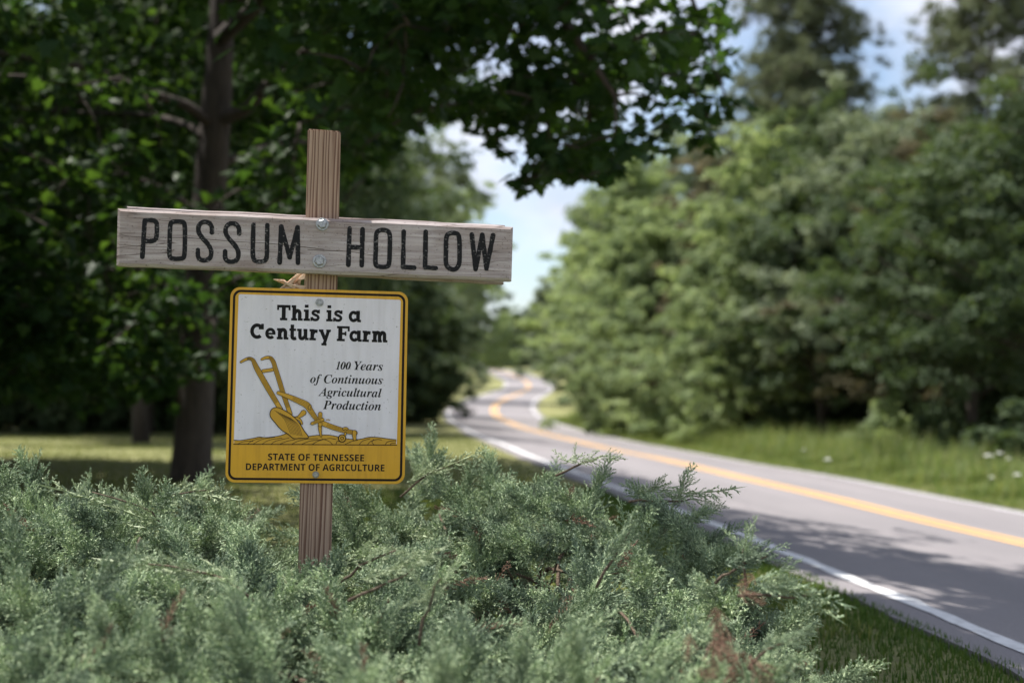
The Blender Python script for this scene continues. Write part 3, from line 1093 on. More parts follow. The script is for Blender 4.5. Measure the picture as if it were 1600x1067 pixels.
fi.polys(stroke_poly(np.array(it([(0.22, 0.04), (0.22, 0.5), (0.22, 0.98)])), 0.17, False, 'flat'), numconv)
fi.polys(stroke_poly(np.array(it([(0.06, 0.03), (0.22, 0.03), (0.40, 0.03)])), 0.07, False, 'flat'), numconv, 2e-5)
fi.polys(stroke_poly(np.array(it([(0.22, 0.97), (0.16, 0.88), (0.05, 0.84)])), 0.07, False, 'flat'), numconv, 4e-5)
for ox in (0.50, 1.14):
    c_ = [(ox + 0.30 + 0.20 * math.cos(a), 0.49 + 0.45 * math.sin(a)) for a in np.linspace(0, 2 * math.pi, 25)[:-1]]
    wv = [0.06 + 0.15 * abs(math.cos(a)) ** 1.5 for a in np.linspace(0, 2 * math.pi, 25)[:-1]]
    fi.polys(stroke_poly(np.array(it(c_)), wv, True), numconv)
fi.build('lettering', M['ink'], plaque)
add_text('lettering', [
    (sansbold('STATE OF TENNESSEE'), (418.6, 718.6), (568.8, 720.4), 10.4, 0.0, sansbold('H')),
    (sansbold('DEPARTMENT OF AGRICULTURE'), (384.2, 734.0), (600.6, 736.0), 10.4, 0.0, sansbold('H')),
], M['ink'])
hex_bolt(plaque, 499.3, 472.7, 6.2, PY, 0.72)
hex_bolt(plaque, 493.4, 741.2, 5.2, PY, 0.80)

# crumpled ribbon caught behind the plaque
q0 = L(462, 447, -PW)
knot = empty('ribbon_knot', RM @ Vector((q0[0] - .004, 0.0, q0[2] - 0.016)), 'crumpled tan ribbon knotted on the post just above the plaque', 'ribbon')
mb = MB()


def strip(pts, wdt, tw=0.0):
    wdt = wdt * 1.45
    b_ = len(mb.V)
    for i, p_ in enumerate(pts):
        p_ = Vector(p_)
        a = tw * i
        d_ = Vector((math.cos(a) * 0.5, 0.3, math.sin(a))).normalized() * wdt / 2
        mb.V.append(tuple(p_ - d_)); mb.V.append(tuple(p_ + d_))
    for i in range(len(pts) - 1):
        mb.F.append((b_ + 2 * i, b_ + 2 * i + 1, b_ + 2 * i + 3, b_ + 2 * i + 2))


strip([(-.035, -.03, -.012), (-.02, -.033, .008), (-.004, -.035, .026), (.012, -.03, .03)], .020, .25)
strip([(-.03, -.034, .024), (-.012, -.038, .014), (.008, -.036, .004), (.03, -.03, .002)], .017, -.3)
strip([(.002, -.03, .008), (.010, -.036, .027), (.022, -.034, .034), (.034, -.028, .022), (.032, -.024, .004)], .013, .5)
strip([(-.045, -.028, -.015), (-.03, -.031, .0), (-.01, -.034, .006), (.02, -.03, -.004)], .016, .7)
rb_ = mb.build('ribbon', M['twine'], knot)
rb_.rotation_euler = (0, 0, YAW)
rb_.scale = (1.35, 1.2, 1.35)
sm_ = rb_.modifiers.new('thick', 'SOLIDIFY'); sm_.thickness = 0.0012

# ------------------------------------------------------------------ vegetation builders
def rand_rot(rng, n_, zdir, spread=None):
    """frames (n,3,3) with third column zdir and a random spin"""
    z_ = zdir / (np.linalg.norm(zdir, axis=1)[:, None] + 1e-9)
    a = rng.normal(size=(n_, 3))
    x_ = a - z_ * (a * z_).sum(1)[:, None]
    x_ /= np.linalg.norm(x_, axis=1)[:, None] + 1e-9
    y_ = np.cross(z_, x_)
    return np.stack([x_, y_, z_], -1)


def instance(tmplV, tmplF, sizes, Rm, S, T):
    """copies of a template mesh: frames Rm (n,3,3), scale S (n,), position T (n,3)"""
    n_ = len(T); k = len(tmplV)
    V = np.einsum('nij,kj->nki', Rm * S[:, None, None], tmplV) + T[:, None, :]
    Fi = (np.asarray(tmplF)[None, :] + (np.arange(n_) * k)[:, None])
    return V.reshape(-1, 3).astype(np.float32), Fi.ravel(), np.tile(np.asarray(sizes), n_)


def lobed_leaf():
    """maple-like leaf in the xy plane, slightly folded"""
    prof = [(0.0, -0.35), (0.10, -0.12), (0.42, -0.22), (0.34, 0.02), (0.55, 0.22), (0.27, 0.22), (0.24, 0.42), (0.0, 0.75)]
    pts = prof + [(-x_, y_) for x_, y_ in prof[-2:0:-1]]
    V = [(0, 0.05, 0.05)] + [(x_, y_, -0.10 * abs(x_) - 0.06 * max(0, y_)) for x_, y_ in pts]
    n_ = len(pts)
    Fq = []
    for i in range(n_):
        Fq += [0, 1 + i, 1 + (i + 1) % n_]
    return np.array(V), Fq, [3] * n_


def simple_leaf():
    V = np.array([(0, -0.5, 0), (0.33, -0.05, -0.08), (0, 0.55, -0.05), (-0.33, -0.05, -0.08), (0, 0.0, 0.05)])
    return V, [0, 1, 4, 1, 2, 4, 2, 3, 4, 3, 0, 4], [3] * 4


def leaf_spray():
    """a twig end with five leaves, used for far trees"""
    b, f, s = [], [], []
    V0, F0, S0 = simple_leaf()
    for (x_, y_, a, sc_) in ((0, .55, 0, .62), (.38, .2, -1.0, .6), (-.38, .2, 1.0, .6), (.34, -.3, -1.5, .55), (-.34, -.3, 1.5, .55)):
        ca, sa = math.cos(a), math.sin(a)
        k = len(b)
        for v in V0 * sc_:
            b.append((v[0] * ca - v[1] * sa + x_, v[0] * sa + v[1] * ca + y_, v[2] - 0.25 * (x_ * x_ + y_ * y_)))
        f += [i + k for i in F0]; s += S0
    return np.array(b), f, s


LOBED, SIMPLE, SPRAY = lobed_leaf(), simple_leaf(), leaf_spray()


def leaves_mesh(name, rng, centers, radii, per, size, tmpl, mat, parent, flat=0.6, up=0.9, keep=None):
    """leaves in clumps: centers (m,3), radii (m,), per = leaves per clump"""
    m_ = len(centers)
    cidx = np.repeat(np.arange(m_), per)
    n_ = len(cidx)
    d = rng.normal(size=(n_, 3))
    d /= np.linalg.norm(d, axis=1)[:, None]
    rad = rng.random(n_) ** 0.5 * (1 + (rng.random(n_) < 0.22) * rng.uniform(0, 0.9, n_))
    off = d * rad[:, None] * radii[cidx][:, None]
    off[:, 2] *= flat
    P = centers[cidx] + off
    nrm = d * 0.6 + rng.normal(size=(n_, 3)) * 0.55
    nrm[:, 2] += up
    S = size * rng.uniform(0.6, 1.25, n_)
    if keep is not None:
        k = keep(P, S)
        P, nrm, S = P[k], nrm[k], S[k]
    V, Fi, sz = instance(tmpl[0], tmpl[1], tmpl[2], rand_rot(rng, len(P), nrm), S, P)
    return link(name, mesh_np(name, V, Fi, sz, False), mat, parent)


def limb(mb, a, b, r0, r1, sag, rng, n=6, sides=6):
    a, b = np.asarray(a, float), np.asarray(b, float)
    pts = []
    j = rng.normal(size=3) * np.linalg.norm(b - a) * 0.06
    for k in range(n + 1):
        t = k / n
        p_ = a + (b - a) * t
        p_[2] += sag * math.sin(math.pi * t)
        p_ = p_ + j * math.sin(math.pi * t) + rng.normal(size=3) * 0.015 * np.linalg.norm(b - a) * (0 < k < n)
        pts.append(p_)
    mb.tube(pts, [r0 + (r1 - r0) * k / n for k in range(n + 1)], sides)


def broadleaf(name, x_, y_, H, RW, low, seed, mat, label, group, leaf=0.32, n_limb=34, per=15, sub=14, tr=0.16, tmpl=SPRAY, shape=0.55):
    """deciduous tree: trunk with limbs, crown of leaf clumps gathered on limb ends"""
    rng = np.random.default_rng(seed)
    z0 = gz(x_, y_) - 0.05
    root = empty(name, (x_, y_, z0), label, 'tree', group)
    mb = MB()
    lean = rng.normal(size=2) * 0.03 * H
    tp = [np.array([lean[0] * (t ** 1.5) + rng.normal() * 0.04, lean[1] * (t ** 1.5) + rng.normal() * 0.04, H * 0.93 * t]) for t in np.linspace(0, 1, 9)]
    tp[0][:2] = 0
    mb.tube(tp, [tr * (1.25 if k == 0 else 1) * (1 - 0.88 * k / 8) for k in range(9)], 9)
    cs, rs = [], []
    for i in range(n_limb):
        t = low + (1 - low) * (i + rng.random()) / n_limb
        zc = H * t
        u = (t - low) / (1 - low)
        prof = (math.sin(math.pi * min(1, (u * 0.88 + 0.12)) ** shape) ** 0.75) * RW
        a = i * 2.4 + rng.normal() * 0.5
        rr_ = prof * rng.uniform(0.40, 1.28)
        end = np.array([math.cos(a) * rr_ + lean[0] * t, math.sin(a) * rr_ + lean[1] * t, zc + rng.normal() * 0.04 * H])
        st = max(0.03, t - 0.12 - 0.10 * rr_ / RW)
        k = st / 0.93 * 8
        i0 = int(min(7, k)); sp = tp[i0] + (tp[i0 + 1] - tp[i0]) * min(1, k - i0)
        limb(mb, sp, end, tr * 0.42 * (1 - 0.7 * st), 0.012, 0.05 * rr_, rng, 5, 5)
        for j in range(sub):
            f = rng.uniform(0.45, 1.1)
            c_ = sp + (end - sp) * f + rng.normal(size=3) * np.array([0.25, 0.25, 0.17]) * RW
            if c_[2] < 0.25: c_[2] = 0.25 + rng.random() * 0.4
            cs.append(c_); rs.append(RW * rng.uniform(0.08, 0.20))
    mb.build('trunk', M['bark'], root, True)
    leaves_mesh('crown', rng, np.array(cs), np.array(rs), per, leaf, tmpl, mat, root, 0.36, 0.5)
    return root


def needle_tuft():
    V, Fq, s = [], [], []
    rng = np.random.default_rng(5)
    for k in range(22):
        d = rng.normal(size=3); d[2] = abs(d[2]) * 0.9 + 0.2
        d /= np.linalg.norm(d)
        a = np.cross(d, rng.normal(size=3)); a /= np.linalg.norm(a)
        b = len(V)
        V += [tuple(a * 0.045), tuple(-a * 0.045), tuple(d * 1.0)]
        Fq += [b, b + 1, b + 2]; s.append(3)
    return np.array(V), Fq, s


TUFT = needle_tuft()


def pine(name, x_, y_, H, RW, low, seed, label, group, n_limb=34, tr=0.17, tuft=0.34, per=15):
    rng = np.random.default_rng(seed)
    z0 = gz(x_, y_) - 0.05
    root = empty(name, (x_, y_, z0), label, 'tree', group)
    mb = MB()
    tp = [np.array([rng.normal() * 0.05, rng.normal() * 0.05, H * t]) for t in np.linspace(0, 1, 10)]
    mb.tube(tp, [tr * (1 - 0.9 * k / 9) for k in range(10)], 9)
    P, D = [], []
    for i in range(n_limb):
        t = low + (1 - low) * (i + rng.random() * 0.8) / n_limb
        u = (t - low) / (1 - low)
        ln = RW * (1 - u) ** 0.6 * rng.uniform(0.55, 1.1) + 0.4
        a = i * 2.4 + rng.normal() * 0.4
        s = np.array([0, 0, H * t])
        e = s + np.array([math.cos(a) * ln, math.sin(a) * ln, ln * rng.uniform(0.05, 0.45)])
        limb(mb, s, e, 0.055 * (1 - 0.6 * u), 0.012, -0.05 * ln, rng, 5, 5)
        for j in range(int(per * (0.5 + ln / RW))):
            f = rng.uniform(0.35, 1.05)
            c_ = s + (e - s) * f + rng.normal(size=3) * np.array([0.14, 0.14, 0.09]) * RW * (0.5 + f * 0.5)
            limb(mb, s + (e - s) * min(1, f * 0.85), c_, 0.014, 0.007, 0, rng, 2, 3)
            for q in range(3):
                P.append(c_ + rng.normal(size=3) * 0.13)
                D.append((e - s) / ln * 0.5 + np.array([0, 0, 0.9]) + rng.normal(size=3) * 0.4)
    mb.build('trunk', M['bark_pine'], root, True)
    P, D = np.array(P), np.array(D)
    V, Fi, sz = instance(TUFT[0], TUFT[1], TUFT[2], rand_rot(rng, len(P), D), tuft * rng.uniform(0.7, 1.2, len(P)), P)
    link('crown', mesh_np('crown', V, Fi, sz), M['pine'], root)
    return root


def shrub(name, x_, y_, H, RW, seed, mat, label, group, leaf=0.22, clumps=36, per=24, cat='shrub'):
    rng = np.random.default_rng(seed)
    root = empty(name, (x_, y_, gz(x_, y_) - 0.03), label, cat, group)
    mb = MB()
    cs, rs = [], []
    for i in range(clumps):
        a = rng.random() * 6.28
        rr_ = RW * math.sqrt(rng.random())
        zc = H * (1 - (rr_ / RW) ** 2 * 0.6) * rng.uniform(0.2, 0.95)
        c_ = np.array([math.cos(a) * rr_, math.sin(a) * rr_, zc])
        cs.append(c_); rs.append(RW * rng.uniform(0.18, 0.32))
        if i % 3 == 0:
            limb(mb, (c_[0] * 0.15, c_[1] * 0.15, 0), c_, 0.03, 0.008, 0.05, rng, 4, 4)
    mb.build('stems', M['bark'], root, True)
    leaves_mesh('foliage', rng, np.array(cs), np.array(rs), per, leaf, SPRAY, mat, root, 0.7, 0.8)
    return root


def bx_(px, Y):
    return (px - 800) / F * Y


# ------------------------------------------------------------------ big maple beside the sign
SIL = np.array([(-4000, 640), (0, 632), (120, 640), (255, 642), (300, 620), (345, 600), (372, 570), (440, 500), (510, 410), (545, 335), (590, 300), (632, 246), (660, 222), (700, 212), (735, 212), (765, 232), (776, 262), (784, 282), (790, 306),
                (830, 312), (872, 298), (905, 308), (950, 296), (985, 276), (1000, 262), (1052, 262), (1062, 236), (1085, 250), (1128, 250), (1135, 205), (1168, 186), (1172, 160), (1140, 140), (1128, 60), (1122, 0), (1100, -60), (1040, -400), (900, -2000)], float)


def sil_y(px):
    # lowest photo row the crown reaches at each column (upper side of the polygon is open)
    return np.interp(px, SIL[:31, 0], SIL[:31, 1], right=-1e4)


def maple():
    rng = np.random.default_rng(21)
    bx, by = at(300, 750, 14.0)[:2]
    z0 = gz(bx, by) - 0.05
    root = empty('maple_tree', (bx, by, z0), 'large dark maple with thick trunk and drooping crown on the lawn behind the sign', 'tree')
    O = np.array([bx, by, z0])
    tpx = [(297, 775), (301, 700), (307, 600), (316, 450), (328, 300), (338, 170), (345, 60), (350, -60), (352, -260), (350, -520), (340, -850)]
    tp = [at(a, b, 14.0 + 0.02 * i) - O for i, (a, b) in enumerate(tpx)]
    rad = [0.225, 0.195, 0.18, 0.172, 0.165, 0.155, 0.13, 0.12, 0.10, 0.07, 0.03]
    mb = MB()
    mb.tube(tp, rad, 14)
    # the limbs seen in the photo
    vis = [((340, 190, 14.05), [(385, 170, 13.9), (420, 130, 13.7), (460, 95, 13.5), (540, 20, 12.9), (620, -80, 12)], 0.075),
           ((330, 195, 14), [(290, 165, 13.8), (230, 145, 13.5), (150, 110, 13.2), (40, 90, 12.8), (-120, 60, 12.4)], 0.06),
           ((318, 215, 14), [(300, 200, 14.2), (230, 180, 14.6), (100, 175, 15), (-80, 160, 15.5)], 0.05),
           ((322, 345, 14.1), [(262, 300, 14.0), (200, 275, 13.9), (120, 262, 13.8)], 0.04),
           ((345, 60, 14), [(480, -60, 12.6), (640, -120, 11.0), (800, -60, 9.6), (900, 60, 9.0), (960, 150, 8.8)], 0.085),
           ((345, 20, 14.1), [(560, -160, 13.0), (820, -240, 11.4), (1010, -130, 10.2), (1090, 20, 9.8)], 0.08),
           ((335, 260, 14.1), [(420, 230, 14.6), (500, 215, 15.2), (600, 170, 16)], 0.05),
           ((348, -20, 14), [(300, -180, 12.5), (200, -300, 11), (120, -300, 10)], 0.07),
           ((350, -120, 14), [(450, -350, 12), (640, -620, 9.8), (860, -1050, 7.4), (1080, -1500, 5.6)], 0.07),
           ((350, -200, 14.2), [(300, -420, 16), (250, -500, 18), (200, -480, 19.5)], 0.06)]
    ends = []
    for s_, pts, r0 in vis:
        P = [at(*s_) - O] + [at(*q) - O for q in pts]
        P = list(catmull(np.array(P), 3))
        mb.tube(P, [r0 * (1 - 0.82 * i / (len(P) - 1)) for i in range(len(P))], 7)
        ends.append(P)
    # crown clumps: an umbrella of foliage round the trunk, its underside following the drooping outline
    cs, rs = [], []
    tries = 0
    while len(cs) < 1700 and tries < 90000:
        tries += 1
        a = rng.random() * 2 * math.pi
        rr_ = 7.2 * math.sqrt(rng.random())
        X_ = bx + 0.6 + rr_ * math.cos(a) * 1.05
        Y_ = by + rr_ * math.sin(a) * 0.92
        top = 11.2 - 0.085 * rr_ * rr_
        lo_ = 1.3
        Z_ = rng.uniform(lo_, top)
        if Y_ < 8.3: continue
        rad_ = rng.uniform(0.35, 0.75)
        px, py, dep = project(np.array([X_, Y_, Z_]))
        rpx = rad_ * F / dep * 0.85
        lim = min(sil_y(px), sil_y(px - rpx * .8), sil_y(px + rpx * .8))
        if py + rpx * 0.62 > lim: continue
        # gaps in the crown through which the sun reaches the juniper bed, the lawn and the far lane
        gsx, gsy = X_ - SUN_DIR.x / SUN_DIR.z * (Z_ - 0.6), Y_ - SUN_DIR.y / SUN_DIR.z * (Z_ - 0.6)
        if -2.8 < gsx < 0.85 and gsy < 6.2: continue
        if ((gsx + 1.9) / 1.7) ** 2 + ((gsy - 11.2) / 3.2) ** 2 < 1 and rng.random() < .88: continue
        if gsx > 1.35 and gsy > 8.4 + 0.25 * (gsx - 1.3): continue
        tx = np.interp(py, [-500, 60, 330, 600, 750], [350, 345, 326, 307, 298])
        if Y_ < 14.3 and abs(px - tx) < 34 + rpx * .6 and 40 < py < 340 and rng.random() < .85: continue
        # keep the heart of the crown more open than its skin
        inner = (rr_ / 7.2) ** 2 + ((Z_ - 5) / 6) ** 2
        if Z_ > 2.5 and inner < 0.22 and rng.random() < 0.7: continue
        cs.append((X_, Y_, Z_)); rs.append(rad_)
    # the sprig hanging over the road gap and the low skirt on the left, as in the photo
    for q in range(330):
        px, py = rng.uniform(520, 1135), rng.uniform(-70, 300)
        Y_ = rng.uniform(8.4, 12.5)
        r_ = rng.uniform(.18, .34)
        if py + r_ * F / Y_ * .7 > min(sil_y(px), sil_y(px + 25), sil_y(px - 25)) - 4: continue
        if math.sin(px * .021 + 1.3) + math.sin(py * .034 + px * .011) < -0.35: continue
        cs.append(tuple(at(px, py, Y_))); rs.append(r_)
    for q in range(420):
        px, py = rng.uniform(-90, 470), rng.uniform(120, 600)
        Y_ = rng.uniform(10.5, 13.4)
        r_ = rng.uniform(.2, .36)
        if py + r_ * F / Y_ * .7 > sil_y(px): continue
        tx = np.interp(py, [-500, 60, 330, 600, 750], [350, 345, 326, 307, 298])
        if abs(px - tx) < 62 and py < 345: continue
        c_ = at(px, py, Y_)
        gsx, gsy = c_[0] - SUN_DIR.x / SUN_DIR.z * (c_[2] - .6), c_[1] - SUN_DIR.y / SUN_DIR.z * (c_[2] - .6)
        if ((gsx + 1.9) / 1.3) ** 2 + ((gsy - 11.4) / 2.4) ** 2 < 1 and rng.random() < .75: continue
        cs.append(tuple(c_)); rs.append(r_)
    # a high limb reaching towards the road; its shade lies on the near lane and the grass edge
    for q in range(900):
        gxx, gyy = rng.uniform(.85, 3.9), rng.uniform(3.6, 8.2)
        nn3 = math.sin(gxx * 2.3 + gyy * 1.1) + math.sin(gyy * 2.0 - gxx * 1.7)
        if nn3 < -.35 or gyy > 8.0 - 0.25 * (gxx - 1.5) or gxx > 2.5 + .25 * gyy * .9: continue
        if gyy < 4.8 and gxx > 1.7: continue
        zq = rng.uniform(5.0, 6.4)
        if q % 4: cs.append((gxx + SUN_DIR.x / SUN_DIR.z * zq, gyy + SUN_DIR.y / SUN_DIR.z * zq, zq + .5)); rs.append(rng.uniform(.30, .45))
    for (px, py, Y_, r_) in ((815, 292, 10.6, .12), (840, 276, 10.5, .16), (880, 270, 10.4, .18), (915, 280, 10.3, .17), (950, 262, 10.2, .2), (985, 235, 10.2, .2), (860, 235, 10.5, .18), (905, 232, 10.4, .2), (960, 215, 10.3, .2), (775, 240, 10.8, .12), (760, 215, 10.9, .15), (1030, 235, 10.4, .16), (1070, 205, 10.6, .2), (1110, 215, 11, .18), (1140, 170, 11.2, .16), (1095, 165, 11, .2), (1115, 110, 11.3, .24), (1090, 50, 11.3, .25), (1040, 190, 10.6, .22), (1010, 150, 10.5, .25), (1060, 120, 11, .25), (1095, -10, 11.4, .25), (1040, 60, 11, .3), (980, 90, 10.6, .3),
                          (40, 600, 11.3, .3), (110, 600, 11.5, .25), (200, 610, 11.6, .22), (250, 600, 11.8, .2), (60, 540, 11.4, .35), (150, 540, 11.5, .35), (240, 545, 11.7, .3), (300, 570, 11.9, .2), (340, 560, 12, .18), (330, 500, 12, .25), (395, 500, 12.5, .2), (280, 480, 11.8, .3), (180, 470, 11.5, .35), (80, 460, 11.3, .35), (20, 500, 11.2, .35), (430, 440, 12.8, .25), (480, 400, 13, .25), (360, 440, 12.4, .25), (520, 340, 13, .2), (570, 280, 13, .25), (610, 225, 12.6, .25), (560, 220, 12.8, .3)):
        q = at(px, py, Y_ - 1.5 if px > 740 else Y_)
        cs.append(tuple(q)); rs.append(r_)
    cs, rs = np.array(cs), np.array(rs)
    allp = np.concatenate([np.array(P)[3:] for P in ends] + [np.array(tp)[4:]])
    # twigs grow outwards from the limbs, each from the nearest wood already there
    pool = list(allp)
    tgt = [c_ - O for c_ in cs]
    d0 = np.array([np.linalg.norm(allp - q, axis=1).min() for q in tgt])
    for i in np.argsort(d0):
        q = tgt[i]
        A_ = np.array(pool)
        d_ = np.linalg.norm(A_ - q, axis=1)
        j = d_.argmin()
        if d_[j] > 0.12:
            limb(mb, A_[j], q, 0.010 + 0.006 * min(1.5, d_[j]), 0.006, 0.03, rng, 3, 4)
        pool.append(q)
    mb.build('trunk', M['bark'], root, True)

    def keep(P, S):
        px, py, dep = project(P + O)
        m_ = (px > 640) & (px < 1180)
        return ~(m_ & (py + 0.35 * S * F / dep > np.interp(px, SIL[:31, 0], SIL[:31, 1])))
    per = np.maximum(14, (rs / 0.5) ** 2 * 52).astype(int)
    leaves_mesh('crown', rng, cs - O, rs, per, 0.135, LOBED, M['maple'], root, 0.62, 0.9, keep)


maple()

# ------------------------------------------------------------------ woods
W_R = 'trees along the far side of the road'
W_L = 'trees behind the lawn on the left'
W_F = 'trees far down the road'


def bl(px, Y, *a, **k):
    return broadleaf(a[0], bx_(px, Y), Y, *a[1:], **k)


# right side of the road, near to far
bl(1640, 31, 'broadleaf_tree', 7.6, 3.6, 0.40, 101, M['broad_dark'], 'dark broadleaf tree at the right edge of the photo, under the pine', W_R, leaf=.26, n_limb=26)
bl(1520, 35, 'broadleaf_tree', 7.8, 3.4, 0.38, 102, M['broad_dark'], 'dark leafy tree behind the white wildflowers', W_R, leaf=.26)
bl(1440, 42, 'cedar_tree', 9.0, 2.6, 0.30, 103, M['cedar'], 'brownish green cedar left of the right-hand pine', W_R, leaf=.22, n_limb=30, shape=.4)
bl(1370, 44, 'broadleaf_tree', 9.8, 3.4, 0.36, 104, M['broad_grey'], 'grey green broadleaf tree standing right below the tall left pine', W_R, leaf=.28)
bl(1285, 46, 'broadleaf_tree', 9.8, 3.0, 0.30, 105, M['broad_dark'], 'dark tree with layered boughs in the middle of the right woods', W_R, leaf=.28)
bl(1200, 50, 'broadleaf_tree', 10.8, 3.2, 0.12, 106, M['broad'], 'bright green tree below the left side of the tall left pine', W_R, leaf=.30)
bl(1120, 56, 'broadleaf_tree', 8.5, 2.8, 0.03, 107, M['broad'], 'low bright green tree leaning towards the road, right of the brown cedar', W_R, leaf=.30)
bl(1075, 61, 'cedar_tree', 12.6, 2.4, 0.05, 108, M['cedar'], 'tall brownish cedar between two bright green trees by the road', W_R, leaf=.24, n_limb=30, shape=.4)
bl(1020, 63, 'broadleaf_tree', 10.2, 3.0, 0.03, 109, M['broad'], 'bright green rounded tree left of the brown cedar', W_R, leaf=.32)
bl(985, 70, 'broadleaf_tree', 13.0, 3.0, 0.10, 110, M['broad'], 'green tree by the inside of the near road bend', W_R, leaf=.34)
bl(938, 90, 'broadleaf_tree', 14.0, 3.4, 0.16, 111, M['broad'], 'slender green tree whose edge borders the gap of sky over the road', W_R, leaf=.40)
bl(935, 120, 'broadleaf_tree', 14.5, 3.8, 0.14, 112, M['broad'], 'green tree on the right of the road beyond the near bend', W_R, leaf=.46)
bl(990, 84, 'broadleaf_tree', 16.0, 4.2, 0.08, 113, M['broad_grey'], 'grey green tree rising behind the bright roadside trees', W_R, leaf=.40)
bl(1110, 74, 'broadleaf_tree', 15.2, 4.6, 0.1, 114, M['broad_grey'], 'pale tree top behind the brown cedar', W_R, leaf=.38)
bl(1330, 62, 'broadleaf_tree', 13.0, 4.6, 0.2, 115, M['broad_dark'], 'dark tree deep in the woods below the tall left pine', W_R, leaf=.36)
bl(1470, 58, 'broadleaf_tree', 10.4, 4.4, 0.2, 116, M['broad'], 'green tree top filling the gap between the two pines', W_R, leaf=.34)
bl(1600, 50, 'broadleaf_tree', 9.6, 4.2, 0.3, 117, M['cedar'], 'brownish tree standing behind the right-hand pine', W_R, leaf=.34)
bl(1720, 42, 'broadleaf_tree', 8.6, 4.0, 0.3, 118, M['broad_dark'], 'dark tree half outside the right edge behind the pine', W_R, leaf=.32)
bl(1220, 72, 'broadleaf_tree', 12.8, 4.6, 0.1, 119, M['broad'], 'green tree behind the foot of the tall left pine', W_R, leaf=.38)
pine('pine_tree', bx_(1265, 52), 52, 19.0, 3.4, 0.44, 120, 'tall pine with the widest crown, left of the blue patch of sky', None, n_limb=54, tr=.22, tuft=.42, per=22)
pine('pine_tree', bx_(1552, 44), 44, 16.0, 3.0, 0.44, 121, 'slimmer pine with a bare dark trunk, right of the blue patch of sky', None, n_limb=46, tr=.17, tuft=.36, per=18)

# left side of the road beyond the lawn
bl(550, 60, 'broadleaf_tree', 12.8, 4.0, 0.06, 131, M['broad_dark'], 'dark tree behind the post just left of the plaque edge', W_L, leaf=.36)
bl(585, 80, 'broadleaf_tree', 15.5, 3.8, 0.03, 132, M['broad_grey'], 'sunlit grey green tree top right of the wooden post', W_L, leaf=.38)
bl(632, 88, 'broadleaf_tree', 17.2, 3.5, 0.03, 133, M['broad_grey'], 'sunlit grey green tree above the board letters HOL', W_L, leaf=.40)
bl(680, 130, 'broadleaf_tree', 23.5, 5.0, 0.13, 134, M['broad_grey'], 'tree whose right slope borders the sky gap above HOLLOW', W_L, leaf=.46, n_limb=32)
bl(612, 58, 'broadleaf_tree', 7.2, 2.6, 0.02, 135, M['broad_dark'], 'dark low tree right of the plaque at the lawn edge', W_L, leaf=.34)
bl(606, 70, 'broadleaf_tree', 6.5, 2.3, 0.02, 136, M['broad_dark'], 'dark tree low on the left verge before the bend', W_L, leaf=.32)
bl(732, 185, 'broadleaf_tree', 27.0, 5.6, 0.15, 137, M['broad'], 'tree left of the far road bend, below the sky gap', W_L, leaf=.55, n_limb=32)
bl(612, 112, 'broadleaf_tree', 9.0, 3.0, 0.02, 138, M['broad_dark'], 'dark tree on the outside of the near road bend', W_L, leaf=.45)
bl(655, 150, 'broadleaf_tree', 8.5, 3.2, 0.02, 139, M['broad_dark'], 'dark low tree between the two road bends', W_L, leaf=.5)
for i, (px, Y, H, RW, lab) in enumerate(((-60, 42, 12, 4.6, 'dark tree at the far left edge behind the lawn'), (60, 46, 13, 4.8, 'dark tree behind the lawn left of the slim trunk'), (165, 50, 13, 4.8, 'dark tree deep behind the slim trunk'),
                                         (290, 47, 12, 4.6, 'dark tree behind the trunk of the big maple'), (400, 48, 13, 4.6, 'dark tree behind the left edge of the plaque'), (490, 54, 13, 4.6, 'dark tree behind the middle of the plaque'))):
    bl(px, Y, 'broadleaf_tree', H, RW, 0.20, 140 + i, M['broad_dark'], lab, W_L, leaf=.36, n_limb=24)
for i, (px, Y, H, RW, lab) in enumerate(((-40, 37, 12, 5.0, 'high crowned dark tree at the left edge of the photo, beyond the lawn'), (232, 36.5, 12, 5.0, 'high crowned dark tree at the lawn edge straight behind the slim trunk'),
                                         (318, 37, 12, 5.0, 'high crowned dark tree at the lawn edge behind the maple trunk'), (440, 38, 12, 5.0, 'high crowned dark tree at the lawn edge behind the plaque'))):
    bl(px, Y, 'broadleaf_tree', H, RW, 0.26, 300 + i, M['broad_dark'], lab, W_L, leaf=.30, tr=.15)  # trees added so their high crowns darken the woods edge below
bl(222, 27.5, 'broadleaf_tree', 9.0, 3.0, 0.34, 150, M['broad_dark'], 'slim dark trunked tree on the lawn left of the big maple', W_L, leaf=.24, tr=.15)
for i, (px, Y, H, RW, lab) in enumerate(((-40, 40, 3.4, 3.4, 'added dark understorey shrub at the far left behind the lawn'), (60, 41, 3.2, 3.2, 'added dark shrub left of the slim trunk'), (150, 40, 3.0, 3.0, 'added dark shrub behind the slim trunk'), (235, 41.5, 3.2, 3.2, 'added dark shrub between the slim trunk and the big maple'),
                                         (320, 40.5, 3.0, 3.0, 'added dark shrub behind the big maple'), (410, 42, 3.2, 3.2, 'added dark shrub behind the plaque edge'))):
    shrub('shrub', bx_(px, Y), Y, H, RW, 160 + i, M['broad_dark'], lab, 'added dark shrubs behind the lawn', leaf=.34, clumps=60, per=40)  # shrubs added to fill the shaded band between the trunks with dark

